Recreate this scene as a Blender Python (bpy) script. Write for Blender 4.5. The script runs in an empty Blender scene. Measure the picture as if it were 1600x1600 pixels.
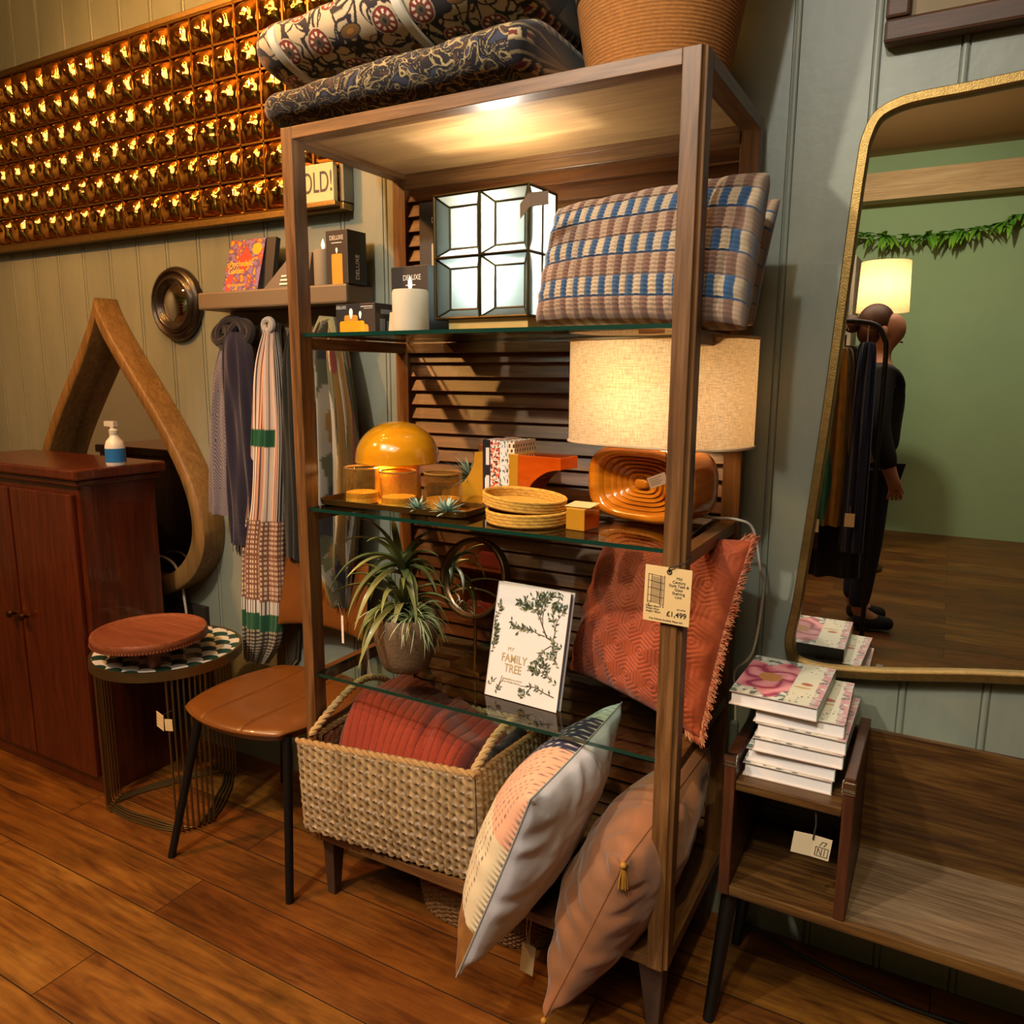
import bpy, bmesh, math, random
from mathutils import Vector as V, Matrix, noise
pi = math.pi
RN = random.Random(11)
SC = bpy.context.scene
COL = SC.collection
ORG = {}

# ---------------------------------------------------------------- helpers
def lin(h):
    h = h.lstrip('#')
    o = []
    for i in (0, 2, 4):
        c = int(h[i:i+2], 16)/255
        o.append(c/12.92 if c <= .04045 else ((c+.055)/1.055)**2.4)
    return tuple(o)
def L4(h): return lin(h)+(1.,)
def mixc(a, b, t):
    t = max(0., min(1., t))
    return tuple(a[i]*(1-t)+b[i]*t for i in range(3))
def sm(a, b, x):
    t = max(0., min(1., (x-a)/(b-a)))
    return t*t*(3-2*t)
def nz(x, y, z=0.): return noise.noise(V((x, y, z)))
def hsh(i, j, k=0):
    return (math.sin(i*127.1+j*311.7+k*74.7)*43758.5453) % 1.0
def frame(o, a, b):
    """matrix with origin o, x along a, y along b (made orthogonal), z the normal"""
    a = V(a).normalized(); n = a.cross(V(b)).normalized(); b = n.cross(a)
    m = Matrix.Identity(4)
    for i in range(3):
        m[i][0] = a[i]; m[i][1] = b[i]; m[i][2] = n[i]; m[i][3] = o[i]
    return m
def rotz(o, ang): return Matrix.Translation(V(o)) @ Matrix.Rotation(ang, 4, 'Z')

class MB:
    def __init__(s, T=None):
        s.v = []; s.f = []; s.m = []; s.c = []; s.u = []; s.T = T; s.hascol = False
    def P(s, p, col=None, uv=(0., 0.)):
        p = V(p)
        if s.T is not None: p = s.T @ p
        s.v.append(p); s.u.append(uv)
        if col is not None: s.hascol = True
        s.c.append(col if col is not None else (1., 1., 1.))
        return len(s.v)-1
    def F(s, ids, m=0):
        s.f.append(tuple(ids)); s.m.append(m)
    def box(s, x0, x1, y0, y1, z0, z1, m=0, col=None):
        i = [s.P((x, y, z), col) for z in (z0, z1) for y in (y0, y1) for x in (x0, x1)]
        for q in ((0, 2, 3, 1), (4, 5, 7, 6), (0, 1, 5, 4), (2, 6, 7, 3), (0, 4, 6, 2), (1, 3, 7, 5)):
            s.F([i[k] for k in q], m)
        return s
    def hexa(s, lo, hi, m=0):
        """eight corners: four lower, four upper, both going round"""
        a = [s.P(p) for p in lo]; b = [s.P(p) for p in hi]
        s.F(a[::-1], m); s.F(b, m)
        for k in range(4): s.F((a[k], a[(k+1) % 4], b[(k+1) % 4], b[k]), m)
        return s
    def grid(s, fn, nu, nv, col=None, wu=False, wv=False, m=0, uv=None):
        U = nu if wu else nu+1; W = nv if wv else nv+1
        base = len(s.v)
        for j in range(W):
            for i in range(U):
                a, b = i/nu, j/nv
                s.P(fn(a, b), col(a, b) if col else None, uv(a, b) if uv else (a, b))
        for j in range(nv):
            for i in range(nu):
                i2 = (i+1) % U if wu else i+1
                j2 = (j+1) % W if wv else j+1
                s.F((base+j*U+i, base+j*U+i2, base+j2*U+i2, base+j2*U+i), m)
        return s
    def tube(s, pts, r, n=8, m=0, col=None, caps=True, flat=1.0, closed=False):
        pts = [V(p) for p in pts]; N = len(pts)
        rs = r if isinstance(r, (list, tuple)) else [r]*N
        rings = []; up = None
        for i, p in enumerate(pts):
            if closed: t = pts[(i+1) % N]-pts[i-1]
            else: t = pts[min(i+1, N-1)]-pts[max(i-1, 0)]
            if t.length < 1e-9: t = V((0, 0, 1))
            t.normalize()
            if up is None:
                up = V((0, 0, 1)) if abs(t.z) < .9 else V((1, 0, 0))
            a = up-t*up.dot(t)
            if a.length < 1e-6: a = t.orthogonal()
            a.normalize(); b = t.cross(a); up = a
            rings.append([s.P(p+(a*math.cos(2*pi*k/n)*flat+b*math.sin(2*pi*k/n))*rs[i],
                              col(i/(N-1)) if callable(col) else col, (k/n, i/(N-1))) for k in range(n)])
        for i in range(N if closed else N-1):
            A, B = rings[i], rings[(i+1) % N]
            for k in range(n): s.F((A[k], A[(k+1) % n], B[(k+1) % n], B[k]), m)
        if caps and not closed:
            s.F(rings[0][::-1], m); s.F(rings[-1], m)
        return s
    def lathe(s, prof, n=40, m=0, col=None, c=(0, 0, 0), axis='z', sx=1., sy=1.):
        rows = []
        for k, (r, z) in enumerate(prof):
            row = []
            for i in range(1 if r < 1e-7 else n):
                a = 2*pi*i/n
                q = (r*math.cos(a)*sx, r*math.sin(a)*sy, z)
                if axis == 'y': q = (q[0], -q[2], q[1])
                row.append(s.P((q[0]+c[0], q[1]+c[1], q[2]+c[2]), col(k, a) if callable(col) else col, (i/n, k/(max(1, len(prof)-1)))))
            rows.append(row)
        for A, B in zip(rows, rows[1:]):
            for i in range(n):
                j = (i+1) % n
                if len(A) == 1 and len(B) == 1: continue
                if len(A) == 1: s.F((A[0], B[j], B[i]), m)
                elif len(B) == 1: s.F((A[i], A[j], B[0]), m)
                else: s.F((A[i], A[j], B[j], B[i]), m)
        return s
    def prism(s, poly, z0, z1, m=0, col=None):
        a = [s.P((x, y, z0), col) for x, y in poly]; b = [s.P((x, y, z1), col) for x, y in poly]
        s.F(a[::-1], m); s.F(b, m)
        n = len(poly)
        for k in range(n): s.F((a[k], a[(k+1) % n], b[(k+1) % n], b[k]), m)
        return s
    def ball(s, c, r, nu=16, nv=10, m=0, col=None):
        if not isinstance(r, (tuple, list)): r = (r, r, r)
        top = [s.P((c[0], c[1], c[2]-r[2]), col)]; rows = [top]
        for j in range(1, nv):
            t = -pi/2+pi*j/nv
            rows.append([s.P((c[0]+r[0]*math.cos(t)*math.cos(2*pi*i/nu), c[1]+r[1]*math.cos(t)*math.sin(2*pi*i/nu), c[2]+r[2]*math.sin(t)), col) for i in range(nu)])
        rows.append([s.P((c[0], c[1], c[2]+r[2]), col)])
        for A, B in zip(rows, rows[1:]):
            for i in range(nu):
                j = (i+1) % nu
                if len(A) == 1: s.F((A[0], B[j], B[i]), m)
                elif len(B) == 1: s.F((A[i], A[j], B[0]), m)
                else: s.F((A[i], A[j], B[j], B[i]), m)
        return s
    def poly(s, pts, m=0, col=None):
        s.F([s.P(p, col) for p in pts], m); return s
    def build(s, name, mats, parent=None, smooth=False, bevel=0, loc=None, tag=None, kind=None, label=None, merge=False, local=False, sub=0, seg=2):
        if not isinstance(mats, (list, tuple)): mats = [mats]
        if parent is not None: o0 = V((0, 0, 0)) if local else ORG[parent.name]
        else: o0 = V(loc) if loc is not None else V((0, 0, 0))
        me = bpy.data.meshes.new(name)
        me.from_pydata([tuple(p-(V((0, 0, 0)) if local else o0)) for p in s.v], [], s.f)
        for mt in mats: me.materials.append(mt)
        me.polygons.foreach_set('material_index', s.m)
        if s.hascol:
            at = me.color_attributes.new('Col', 'FLOAT_COLOR', 'POINT')
            at.data.foreach_set('color', [x for c in s.c for x in (c[0], c[1], c[2], 1.)])
        uvl = me.uv_layers.new(name='UVMap')
        flat = []
        for p in me.polygons:
            for vi in p.vertices: flat.extend(s.u[vi])
        uvl.data.foreach_set('uv', flat)
        bm = bmesh.new(); bm.from_mesh(me)
        if merge: bmesh.ops.remove_doubles(bm, verts=bm.verts, dist=1e-5)
        bmesh.ops.recalc_face_normals(bm, faces=bm.faces)
        bm.to_mesh(me); bm.free()
        if smooth:
            me.shade_smooth()
            me.set_sharp_from_angle(angle=math.radians(smooth if smooth is not True else 40))
        o = bpy.data.objects.new(name, me); COL.objects.link(o)
        if parent is not None:
            o.parent = parent
            if local: pass
            ORG[o.name] = V(o0)
        else:
            o.location = o0; ORG[o.name] = V(o0)
        if bevel:
            b = o.modifiers.new('Bevel', 'BEVEL'); b.width = bevel; b.segments = seg; b.limit_method = 'ANGLE'; b.angle_limit = math.radians(40); b.harden_normals = False
        if sub:
            b = o.modifiers.new('Sub', 'SUBSURF'); b.levels = b.render_levels = sub
        if tag: settag(o, *tag)
        if kind: o['kind'] = kind
        if label: o['label'] = label
        return o

def settag(o, label, cat, group=None):
    o['label'] = label; o['category'] = cat
    if group: o['group'] = group
    return o
def thing(name, label, cat, loc, group=None, rz=0.):
    o = bpy.data.objects.new(name, None); COL.objects.link(o)
    o.empty_display_size = .05
    o.location = loc; o.rotation_euler = (0, 0, rz); ORG[o.name] = V(loc)
    return settag(o, label, cat, group)
def dup(root, loc, rz, label, group=None, scale=None):
    r = root.copy(); COL.objects.link(r); r.location = loc; r.rotation_euler = (0, 0, rz)
    r['label'] = label
    if group: r['group'] = group
    if scale: r.scale = scale
    for ch in root.children:
        c = ch.copy(); COL.objects.link(c); c.parent = r
        for g in ch.children:
            d = g.copy(); COL.objects.link(d); d.parent = c
    ORG[r.name] = V(loc)
    return r
def text(name, body, size, M, mat, parent, ext=.0004, align='CENTER', sx=1., spacing=1., bold=0., local=False, lh=1.):
    cu = bpy.data.curves.new(name, 'FONT'); cu.body = body; cu.size = size; cu.extrude = ext; cu.align_x = align; cu.align_y = 'CENTER'
    cu.space_character = spacing; cu.offset = bold; cu.space_line = lh
    t = bpy.data.objects.new(name+'_src', cu); COL.objects.link(t)
    dg = bpy.context.evaluated_depsgraph_get()
    me = bpy.data.meshes.new_from_object(t.evaluated_get(dg))
    bpy.data.objects.remove(t); bpy.data.curves.remove(cu)
    me.name = name
    for v in me.vertices:
        p = M @ V((v.co.x*sx, v.co.y, v.co.z))
        if parent is not None and not local: p = p-ORG[parent.name]
        v.co = p
    me.materials.clear(); me.materials.append(mat)
    o = bpy.data.objects.new(name, me); COL.objects.link(o); o.parent = parent
    if parent is not None: ORG[o.name] = ORG[parent.name]
    return o

# ---------------------------------------------------------------- materials
def newmat(name):
    m = bpy.data.materials.new(name); m.use_nodes = True
    nt = m.node_tree; b = nt.nodes['Principled BSDF']
    return m, nt, b
def N(nt, t, **k):
    n = nt.nodes.new(t)
    for a, v in k.items(): setattr(n, a, v)
    return n
def lk(nt, a, b): nt.links.new(a, b)
def coords(nt, scale=(1, 1, 1), loc=(0, 0, 0), rot=(0, 0, 0), src='Object'):
    tc = N(nt, 'ShaderNodeTexCoord'); mp = N(nt, 'ShaderNodeMapping')
    mp.inputs['Scale'].default_value = scale; mp.inputs['Location'].default_value = loc; mp.inputs['Rotation'].default_value = rot
    lk(nt, tc.outputs[src], mp.inputs['Vector']); return mp.outputs['Vector']
def ramp(nt, fac, stops):
    r = N(nt, 'ShaderNodeValToRGB'); e = r.color_ramp.elements
    e[0].position, e[0].color = stops[0][0], L4(stops[0][1])
    e[1].position, e[1].color = stops[-1][0], L4(stops[-1][1])
    for p, c in stops[1:-1]:
        q = e.new(p); q.color = L4(c)
    lk(nt, fac, r.inputs['Fac']); return r.outputs['Color']
def noisen(nt, vec, scale, detail=4, rough=.55, dist=0.):
    n = N(nt, 'ShaderNodeTexNoise'); n.inputs['Scale'].default_value = scale; n.inputs['Detail'].default_value = detail
    n.inputs['Roughness'].default_value = rough; n.inputs['Distortion'].default_value = dist
    lk(nt, vec, n.inputs['Vector']); return n.outputs['Fac']
def bumpn(nt, b, h, strength=.3, dist=.002):
    n = N(nt, 'ShaderNodeBump'); n.inputs['Strength'].default_value = strength; n.inputs['Distance'].default_value = dist
    lk(nt, h, n.inputs['Height']); lk(nt, n.outputs['Normal'], b.inputs['Normal']); return n
def plain(name, hx, rough=.5, metal=0., var=.12, vs=40., bump=0., bs=300., coat=0., sheen=0., spec=.5, alpha=1.):
    m, nt, b = newmat(name)
    b.inputs['Roughness'].default_value = rough; b.inputs['Metallic'].default_value = metal
    b.inputs['Coat Weight'].default_value = coat; b.inputs['Sheen Weight'].default_value = sheen
    b.inputs['Specular IOR Level'].default_value = spec
    vec = coords(nt)
    c = lin(hx)
    if var:
        f = noisen(nt, vec, vs, 4)
        mx = N(nt, 'ShaderNodeMix', data_type='RGBA'); lk(nt, f, mx.inputs['Factor'])
        mx.inputs['A'].default_value = tuple(x*(1-var) for x in c)+(1,); mx.inputs['B'].default_value = tuple(min(1, x*(1+var)) for x in c)+(1,)
        lk(nt, mx.outputs['Result'], b.inputs['Base Color'])
    else: b.inputs['Base Color'].default_value = c+(1,)
    if bump: bumpn(nt, b, noisen(nt, vec, bs, 3), bump)
    return m
def wood(name, stops, axis='x', scale=1., rough=.45, coat=0., bump=.12, spec=.4, streak=60.):
    m, nt, b = newmat(name)
    k = {'x': (1.2, 14, 14), 'y': (14, 1.2, 14), 'z': (14, 14, 1.2)}[axis]
    k2 = {'x': (3, streak, streak), 'y': (streak, 3, streak), 'z': (streak, streak, 3)}[axis]
    f1 = noisen(nt, coords(nt, tuple(q*scale for q in k)), 1.6, 5, .6, 1.4)
    f2 = noisen(nt, coords(nt, tuple(q*scale for q in k2)), 2., 3, .6)
    mx = N(nt, 'ShaderNodeMix', data_type='FLOAT'); mx.inputs['Factor'].default_value = .42
    lk(nt, f1, mx.inputs['A']); lk(nt, f2, mx.inputs['B'])
    c = ramp(nt, mx.outputs['Result'], stops)
    lk(nt, c, b.inputs['Base Color'])
    b.inputs['Roughness'].default_value = rough; b.inputs['Coat Weight'].default_value = coat; b.inputs['Specular IOR Level'].default_value = spec
    if bump: bumpn(nt, b, mx.outputs['Result'], bump, .001)
    return m
def colmat(name, rough=.8, bump=0., bs=400., sheen=0., coat=0., metal=0., spec=.3, trans=0.):
    m, nt, b = newmat(name)
    a = N(nt, 'ShaderNodeAttribute'); a.attribute_name = 'Col'
    lk(nt, a.outputs['Color'], b.inputs['Base Color'])
    b.inputs['Roughness'].default_value = rough; b.inputs['Sheen Weight'].default_value = sheen; b.inputs['Coat Weight'].default_value = coat
    b.inputs['Metallic'].default_value = metal; b.inputs['Specular IOR Level'].default_value = spec
    if bump: bumpn(nt, b, noisen(nt, coords(nt), bs, 2), bump)
    return m
def emis(name, hx, s):
    m, nt, b = newmat(name)
    b.inputs['Base Color'].default_value = L4(hx); b.inputs['Emission Color'].default_value = L4(hx); b.inputs['Emission Strength'].default_value = s
    return m
def thinglass(name, hx, tint=.92, rough=.0, ior=1.45, bump=0., bs=60.):
    """clear sheet: what passes straight through plus the surface reflection"""
    m = bpy.data.materials.new(name); m.use_nodes = True; nt = m.node_tree; nt.nodes.clear()
    o = N(nt, 'ShaderNodeOutputMaterial'); tr = N(nt, 'ShaderNodeBsdfTransparent'); g = N(nt, 'ShaderNodeBsdfGlossy')
    c = lin(hx); tr.inputs['Color'].default_value = tuple(x*tint for x in c)+(1,)
    g.inputs['Roughness'].default_value = rough
    fr = N(nt, 'ShaderNodeFresnel'); fr.inputs['IOR'].default_value = ior
    ge = N(nt, 'ShaderNodeNewGeometry'); fm = N(nt, 'ShaderNodeMath', operation='SUBTRACT'); fm.inputs[0].default_value = 1.; lk(nt, ge.outputs['Backfacing'], fm.inputs[1])
    fx = N(nt, 'ShaderNodeMath', operation='MULTIPLY'); lk(nt, fr.outputs[0], fx.inputs[0]); lk(nt, fm.outputs[0], fx.inputs[1])
    mx = N(nt, 'ShaderNodeMixShader'); lk(nt, fx.outputs[0], mx.inputs[0]); lk(nt, tr.outputs[0], mx.inputs[1]); lk(nt, g.outputs[0], mx.inputs[2])
    if bump:
        bn = N(nt, 'ShaderNodeBump'); bn.inputs['Strength'].default_value = bump; bn.inputs['Distance'].default_value = .004
        h = noisen(nt, coords(nt), bs, 2); lk(nt, h, bn.inputs['Height']); lk(nt, bn.outputs[0], g.inputs['Normal']); lk(nt, bn.outputs[0], fr.inputs['Normal'])
    lk(nt, mx.outputs[0], o.inputs['Surface']); return m
def shade(name, hx, trans=.6, weave=0., rough=.9):
    """cloth or frosted glass that lets light through"""
    m = bpy.data.materials.new(name); m.use_nodes = True; nt = m.node_tree; nt.nodes.clear()
    o = N(nt, 'ShaderNodeOutputMaterial'); d = N(nt, 'ShaderNodeBsdfDiffuse'); t = N(nt, 'ShaderNodeBsdfTranslucent')
    mx = N(nt, 'ShaderNodeMixShader'); mx.inputs[0].default_value = trans
    c = lin(hx)
    if weave:
        uvc = N(nt, 'ShaderNodeUVMap')
        fs = []
        for sc in ((weave*6, weave*.35, 1), (weave*.5, weave*2.4, 1)):
            mp = N(nt, 'ShaderNodeMapping'); mp.inputs['Scale'].default_value = sc; lk(nt, uvc.outputs[0], mp.inputs['Vector'])
            fs.append(noisen(nt, mp.outputs['Vector'], 1., 3, .7))
        ad = N(nt, 'ShaderNodeMath', operation='ADD'); lk(nt, fs[0], ad.inputs[0]); lk(nt, fs[1], ad.inputs[1])
        rp = N(nt, 'ShaderNodeValToRGB'); rp.color_ramp.elements[0].position = .38; rp.color_ramp.elements[1].position = .66
        hf = N(nt, 'ShaderNodeMath', operation='MULTIPLY'); hf.inputs[1].default_value = .5; lk(nt, ad.outputs[0], hf.inputs[0]); lk(nt, hf.outputs[0], rp.inputs['Fac'])
        rp.color_ramp.elements[0].color = tuple(x*.5 for x in c)+(1,); rp.color_ramp.elements[1].color = tuple(min(1, x*1.1) for x in c)+(1,)
        lk(nt, rp.outputs['Color'], d.inputs['Color']); lk(nt, rp.outputs['Color'], t.inputs['Color'])
    else:
        f = noisen(nt, coords(nt), 14., 3)
        rp = N(nt, 'ShaderNodeMix', data_type='RGBA'); lk(nt, f, rp.inputs['Factor'])
        rp.inputs['A'].default_value = tuple(x*.8 for x in c)+(1,); rp.inputs['B'].default_value = tuple(min(1, x*1.05) for x in c)+(1,)
        lk(nt, rp.outputs['Result'], d.inputs['Color']); lk(nt, rp.outputs['Result'], t.inputs['Color'])
    lk(nt, d.outputs[0], mx.inputs[1]); lk(nt, t.outputs[0], mx.inputs[2]); lk(nt, mx.outputs[0], o.inputs['Surface'])
    return m

TEAK = [(.28, '#352111'), (.42, '#503419'), (.52, '#654526'), (.62, '#765332'), (.75, '#8b6743')]
MX = wood('teak along the width', TEAK, 'x', 1., .42)
MY = wood('teak along the depth', TEAK, 'y', 1., .42)
MZ = wood('teak upright', TEAK, 'z', 1., .42)
MSL = wood('teak slats', [(.28, '#2e170a'), (.45, '#4e2c14'), (.6, '#68401f'), (.75, '#7d5129')], 'x', 1., .38, 0.)
MPLY = wood('pale veneer underside', [(.25, '#7d5f3a'), (.45, '#937047'), (.6, '#a48150'), (.78, '#b59362')], 'x', .8, .5)
MDARKLEG = plain('dark wood leg', '#3d2a1e', .5, var=.25)
GLASS = thinglass('clear shelf glass', '#eef6f2', .97)
GEDGE = plain('green glass edge', '#0d3128', .08, var=0, spec=.7, coat=.5)
BRASS = plain('aged brass', '#8a6a35', .32, 1., .25, 60)
BRASSD = plain('dark brass', '#5d4722', .35, 1., .3, 60)
BLACKM = plain('black metal', '#0d0c0b', .45, .3, 0)
GOLD = plain('brushed gold', '#8d7444', .42, 1., .35, 90, .35, 420)
CHROME = plain('chrome', '#c9c7c2', .12, 1., 0)
MIRROR = plain('mirror silver', '#e3e4e0', .0, 1., 0)
PAPER = plain('white page block', '#d8d4d6', .85, var=.06)
BLACKTXT = plain('black print', '#1c1712', .8, var=0)
WHITETXT = plain('white print', '#cfc9c0', .7, var=0)
TAGP = plain('buff card', '#c3a878', .85, var=.06)
CREAM = plain('cream card', '#d5c8a8', .85, var=.05)
WHITEC = plain('white card', '#ddd8cc', .8, var=.03)
CORDW = plain('white flex', '#b9b2a4', .5, var=.05)
STRING = plain('black string', '#15130f', .8, var=0)
COLF = colmat('printed cloth', .9, .15, 500, .15)
COLP = colmat('printed paper', .45, 0, 1, 0, .2)
W, D, HB, HT, t = .9365, .4388, .1745, 1.85, .04
Z1, Z2, Z3 = 1.419, 1.022, .615
YW = .458
# ---------------------------------------------------------------- the room
def floor_mat():
    m, nt, b = newmat('old pine floorboards')
    br = N(nt, 'ShaderNodeTexBrick'); br.offset = .37; br.offset_frequency = 2; br.squash = 1.
    vec = coords(nt, (1, 1, 1), (.3, .09, 0))
    lk(nt, vec, br.inputs['Vector'])
    br.inputs['Scale'].default_value = 1.; br.inputs['Brick Width'].default_value = 1.7; br.inputs['Row Height'].default_value = .15
    br.inputs['Mortar Size'].default_value = .0016; br.inputs['Mortar Smooth'].default_value = .3; br.inputs['Bias'].default_value = 0.
    br.inputs['Color1'].default_value = (0, 0, 0, 1); br.inputs['Color2'].default_value = (1, 1, 1, 1); br.inputs['Mortar'].default_value = (.5, .5, .5, 1)
    # each board is read from its own place in the grain
    sh = N(nt, 'ShaderNodeVectorMath', operation='MULTIPLY_ADD'); sh.inputs[1].default_value = (3.7, 2.3, 5.1)
    lk(nt, br.outputs['Color'], sh.inputs[0]); lk(nt, vec, sh.inputs[2])
    def mapn(sc):
        mp = N(nt, 'ShaderNodeMapping'); mp.inputs['Scale'].default_value = sc; lk(nt, sh.outputs[0], mp.inputs['Vector']); return mp.outputs['Vector']
    f1 = noisen(nt, mapn((1.3, 11, 1)), 1.5, 5, .62, 1.8); f2 = noisen(nt, mapn((5, 80, 1)), 1.4, 3, .6); f3 = noisen(nt, mapn((1.5, 2.5, 1)), 1.6, 5, .7)
    mx = N(nt, 'ShaderNodeMix', data_type='FLOAT'); mx.inputs['Factor'].default_value = .3; lk(nt, f1, mx.inputs['A']); lk(nt, f2, mx.inputs['B'])
    c1 = ramp(nt, mx.outputs['Result'], [(.3, '#40280e'), (.42, '#694719'), (.54, '#876124'), (.7, '#9b7430')])
    # worn dark patches and board-to-board tone
    c2 = ramp(nt, f3, [(.3, '#5e3f27'), (.5, '#c9a888'), (.7, '#ffffff')])
    mu = N(nt, 'ShaderNodeMix', data_type='RGBA', blend_type='MULTIPLY'); mu.inputs['Factor'].default_value = .65
    lk(nt, c1, mu.inputs['A']); lk(nt, c2, mu.inputs['B'])
    tone = ramp(nt, br.outputs['Color'], [(.0, '#c69a78'), (1., '#ffffff')])
    m2 = N(nt, 'ShaderNodeMix', data_type='RGBA', blend_type='MULTIPLY'); m2.inputs['Factor'].default_value = .8
    lk(nt, mu.outputs['Result'], m2.inputs['A']); lk(nt, tone, m2.inputs['B'])
    gap = N(nt, 'ShaderNodeMix', data_type='RGBA'); gap.inputs['B'].default_value = L4('#140b05')
    lk(nt, br.outputs['Fac'], gap.inputs['Factor']); lk(nt, m2.outputs['Result'], gap.inputs['A'])
    lk(nt, gap.outputs['Result'], b.inputs['Base Color'])
    rr = N(nt, 'ShaderNodeMapRange'); rr.inputs['To Min'].default_value = .3; rr.inputs['To Max'].default_value = .55
    lk(nt, f3, rr.inputs['Value']); lk(nt, rr.outputs[0], b.inputs['Roughness'])
    sb = N(nt, 'ShaderNodeMath', operation='SUBTRACT'); lk(nt, mx.outputs['Result'], sb.inputs[0]); lk(nt, br.outputs['Fac'], sb.inputs[1])
    bumpn(nt, b, sb.outputs[0], .35, .0016)
    return m
def wall_mat():
    m, nt, b = newmat('sage grey satin paint')
    vec = coords(nt, (3, 1, .6))
    f = noisen(nt, vec, 2.2, 6, .65); g = noisen(nt, coords(nt, (1, 1, 1)), 38., 3)
    c = ramp(nt, f, [(.3, '#6f766b'), (.5, '#787f73'), (.7, '#80877a')])
    lk(nt, c, b.inputs['Base Color']); b.inputs['Roughness'].default_value = .42; b.inputs['Specular IOR Level'].default_value = .45
    ad = N(nt, 'ShaderNodeMath', operation='ADD'); lk(nt, f, ad.inputs[0]); lk(nt, g, ad.inputs[1])
    bumpn(nt, b, ad.outputs[0], .18, .003)
    return m
MB().box(-4, 4.5, -5.2, YW+.1, -.06, 0).build('floor', floor_mat(), kind='structure')
# tongue and groove boards with a bead at every joint
pts = []
p0 = .986-.1512*33
k = 0
while p0+k*.1512 < 4.4:
    x = p0+k*.1512
    pts += [(x-.0085, YW), (x-.0078, YW+.005), (x-.0064, YW+.005), (x-.0055, YW), (x-.003, YW-.0014), (x, YW-.0020), (x+.003, YW-.0014),
            (x+.0055, YW), (x+.0064, YW+.005), (x+.0078, YW+.005), (x+.0085, YW)]
    k += 1
pts = [(-4., YW)]+[p for p in pts if p[0] > -4]+[(4.5, YW), (4.5, YW+.1), (-4., YW+.1)]
mb = MB()
a = [mb.P((x, y, 0.)) for x, y in pts]; b_ = [mb.P((x, y, 3.1)) for x, y in pts]
for i in range(len(pts)-1): mb.F((a[i], a[i+1], b_[i+1], b_[i]))
mb.F((a[-1], a[0], b_[0], b_[-1]))
mb.build('wall_back', wall_mat(), kind='structure')
MWALLG = plain('green plaster', '#8aa57e', .8, var=.08, vs=3)
MWALLD = plain('beige plaster', '#a08a68', .8, var=.1, vs=3)
MB().box(-4, 4.5, -5.3, -5.2, 0, 3.1).build('wall_front', MWALLG, kind='structure')
MB().box(-4.1, -4, -5.3, YW+.1, 0, 3.1).build('wall_left', MWALLD, kind='structure')
MB().box(4.5, 4.6, -5.3, YW+.1, 0, 3.1).build('wall_right', MWALLD, kind='structure')
MB().box(-4.1, 4.6, -5.3, YW+.1, 3.1, 3.2).build('ceiling', plain('warm white ceiling', '#b49a74', .9, var=.05, vs=2), kind='structure')

# ---------------------------------------------------------------- the shelving unit
unit = thing('shelving_unit', 'tall teak shelving unit with three glass shelves and louvered back', 'shelf', (W/2, D/2, 0))
def post(sx, sy):
    poly = [(0, 0), (t-.009, 0), (t-.0075, .0045), (t-.0045, .0075), (t, .009), (t, t), (0, t)]   # grooved outer corner
    q = []
    for x, y in poly:
        q.append((W-t+x if sx > 0 else t-x, y if sy < 0 else D-y))
    return q
for sx in (-1, 1):
    for sy in (-1, 1):
        MB().prism(post(sx, sy), HB, HT).build('post', MZ, unit, bevel=.0012)
mb = MB()
mb.box(t, W-t, 0, t, HT-.026, HT); mb.build('top_rail', MX, unit, bevel=.0015)
MB().box(t, W-t, D-t, D, HT-.026, HT).build('top_rail', MX, unit, bevel=.0015)
for x0 in (0, W-t):
    MB().box(x0, x0+t, t, D-t, HT-.026, HT).build('top_rail', MY, unit, bevel=.0015)
MB().box(t, W-t, t, D-t, HT-.014, HT-.003).build('top_panel', MPLY, unit)
# bottom board with its edge rails
MB().box(t, W-t, 0.002, D-.002, HB, HB+.0225).build('bottom_shelf', MX, unit, bevel=.0015)
for x0 in (0.001, W-t-.001):
    MB().box(x0, x0+t, t, D-t, HB, HB+.03).build('bottom_rail', MY, unit, bevel=.0015)
# louvered back
mb = MB()
z = HB+.035
yb = D-.012
while z < HT-.062:
    p = .0372
    mb.hexa([(t, yb-.021, z-.003), (W-t, yb-.021, z-.003), (W-t, yb-.013, z-.005), (t, yb-.013, z-.005)],
            [(t, yb-.006, z+p), (W-t, yb-.006, z+p), (W-t, yb+.001, z+p-.001), (t, yb+.001, z+p-.001)])
    z += p
mb.box(t, W-t, yb+.001, yb+.008, HB+.03, HT-.03)
mb.build('louvered_back', MSL, unit, bevel=.0012)
MB().box(t, W-t, yb-.030, yb+.002, HT-.052, HT-.026).build('back_rail', MX, unit, bevel=.0015)
for zz in (Z1, Z2, Z3):
    zt = zz-.009
    MB().box(t, W-t, yb-.032, yb-.004, zt-.026, zt).build('back_rail', MX, unit, bevel=.0015)
    for x0 in (0.004, W-.034):
        MB().box(x0, x0+.030, t, D-t, zt-.026, zt).build('side_rail', MY, unit, bevel=.0015)
    mb = MB(); x0, x1, y0, y1, z0 = t+.001, W-t-.001, .010, yb-.033, zz-.008
    i = [mb.P(p) for p in ((x0, y0, z0), (x1, y0, z0), (x1, y1, z0), (x0, y1, z0), (x0, y0, zz), (x1, y0, zz), (x1, y1, zz), (x0, y1, zz))]
    mb.F((i[0], i[3], i[2], i[1])); mb.F((i[4], i[5], i[6], i[7]))
    for q in ((0, 1, 5, 4), (1, 2, 6, 5), (2, 3, 7, 6), (3, 0, 4, 7)): mb.F([i[k] for k in q], 1)
    mb.build('glass_shelf', [GLASS, GEDGE], unit)
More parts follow.
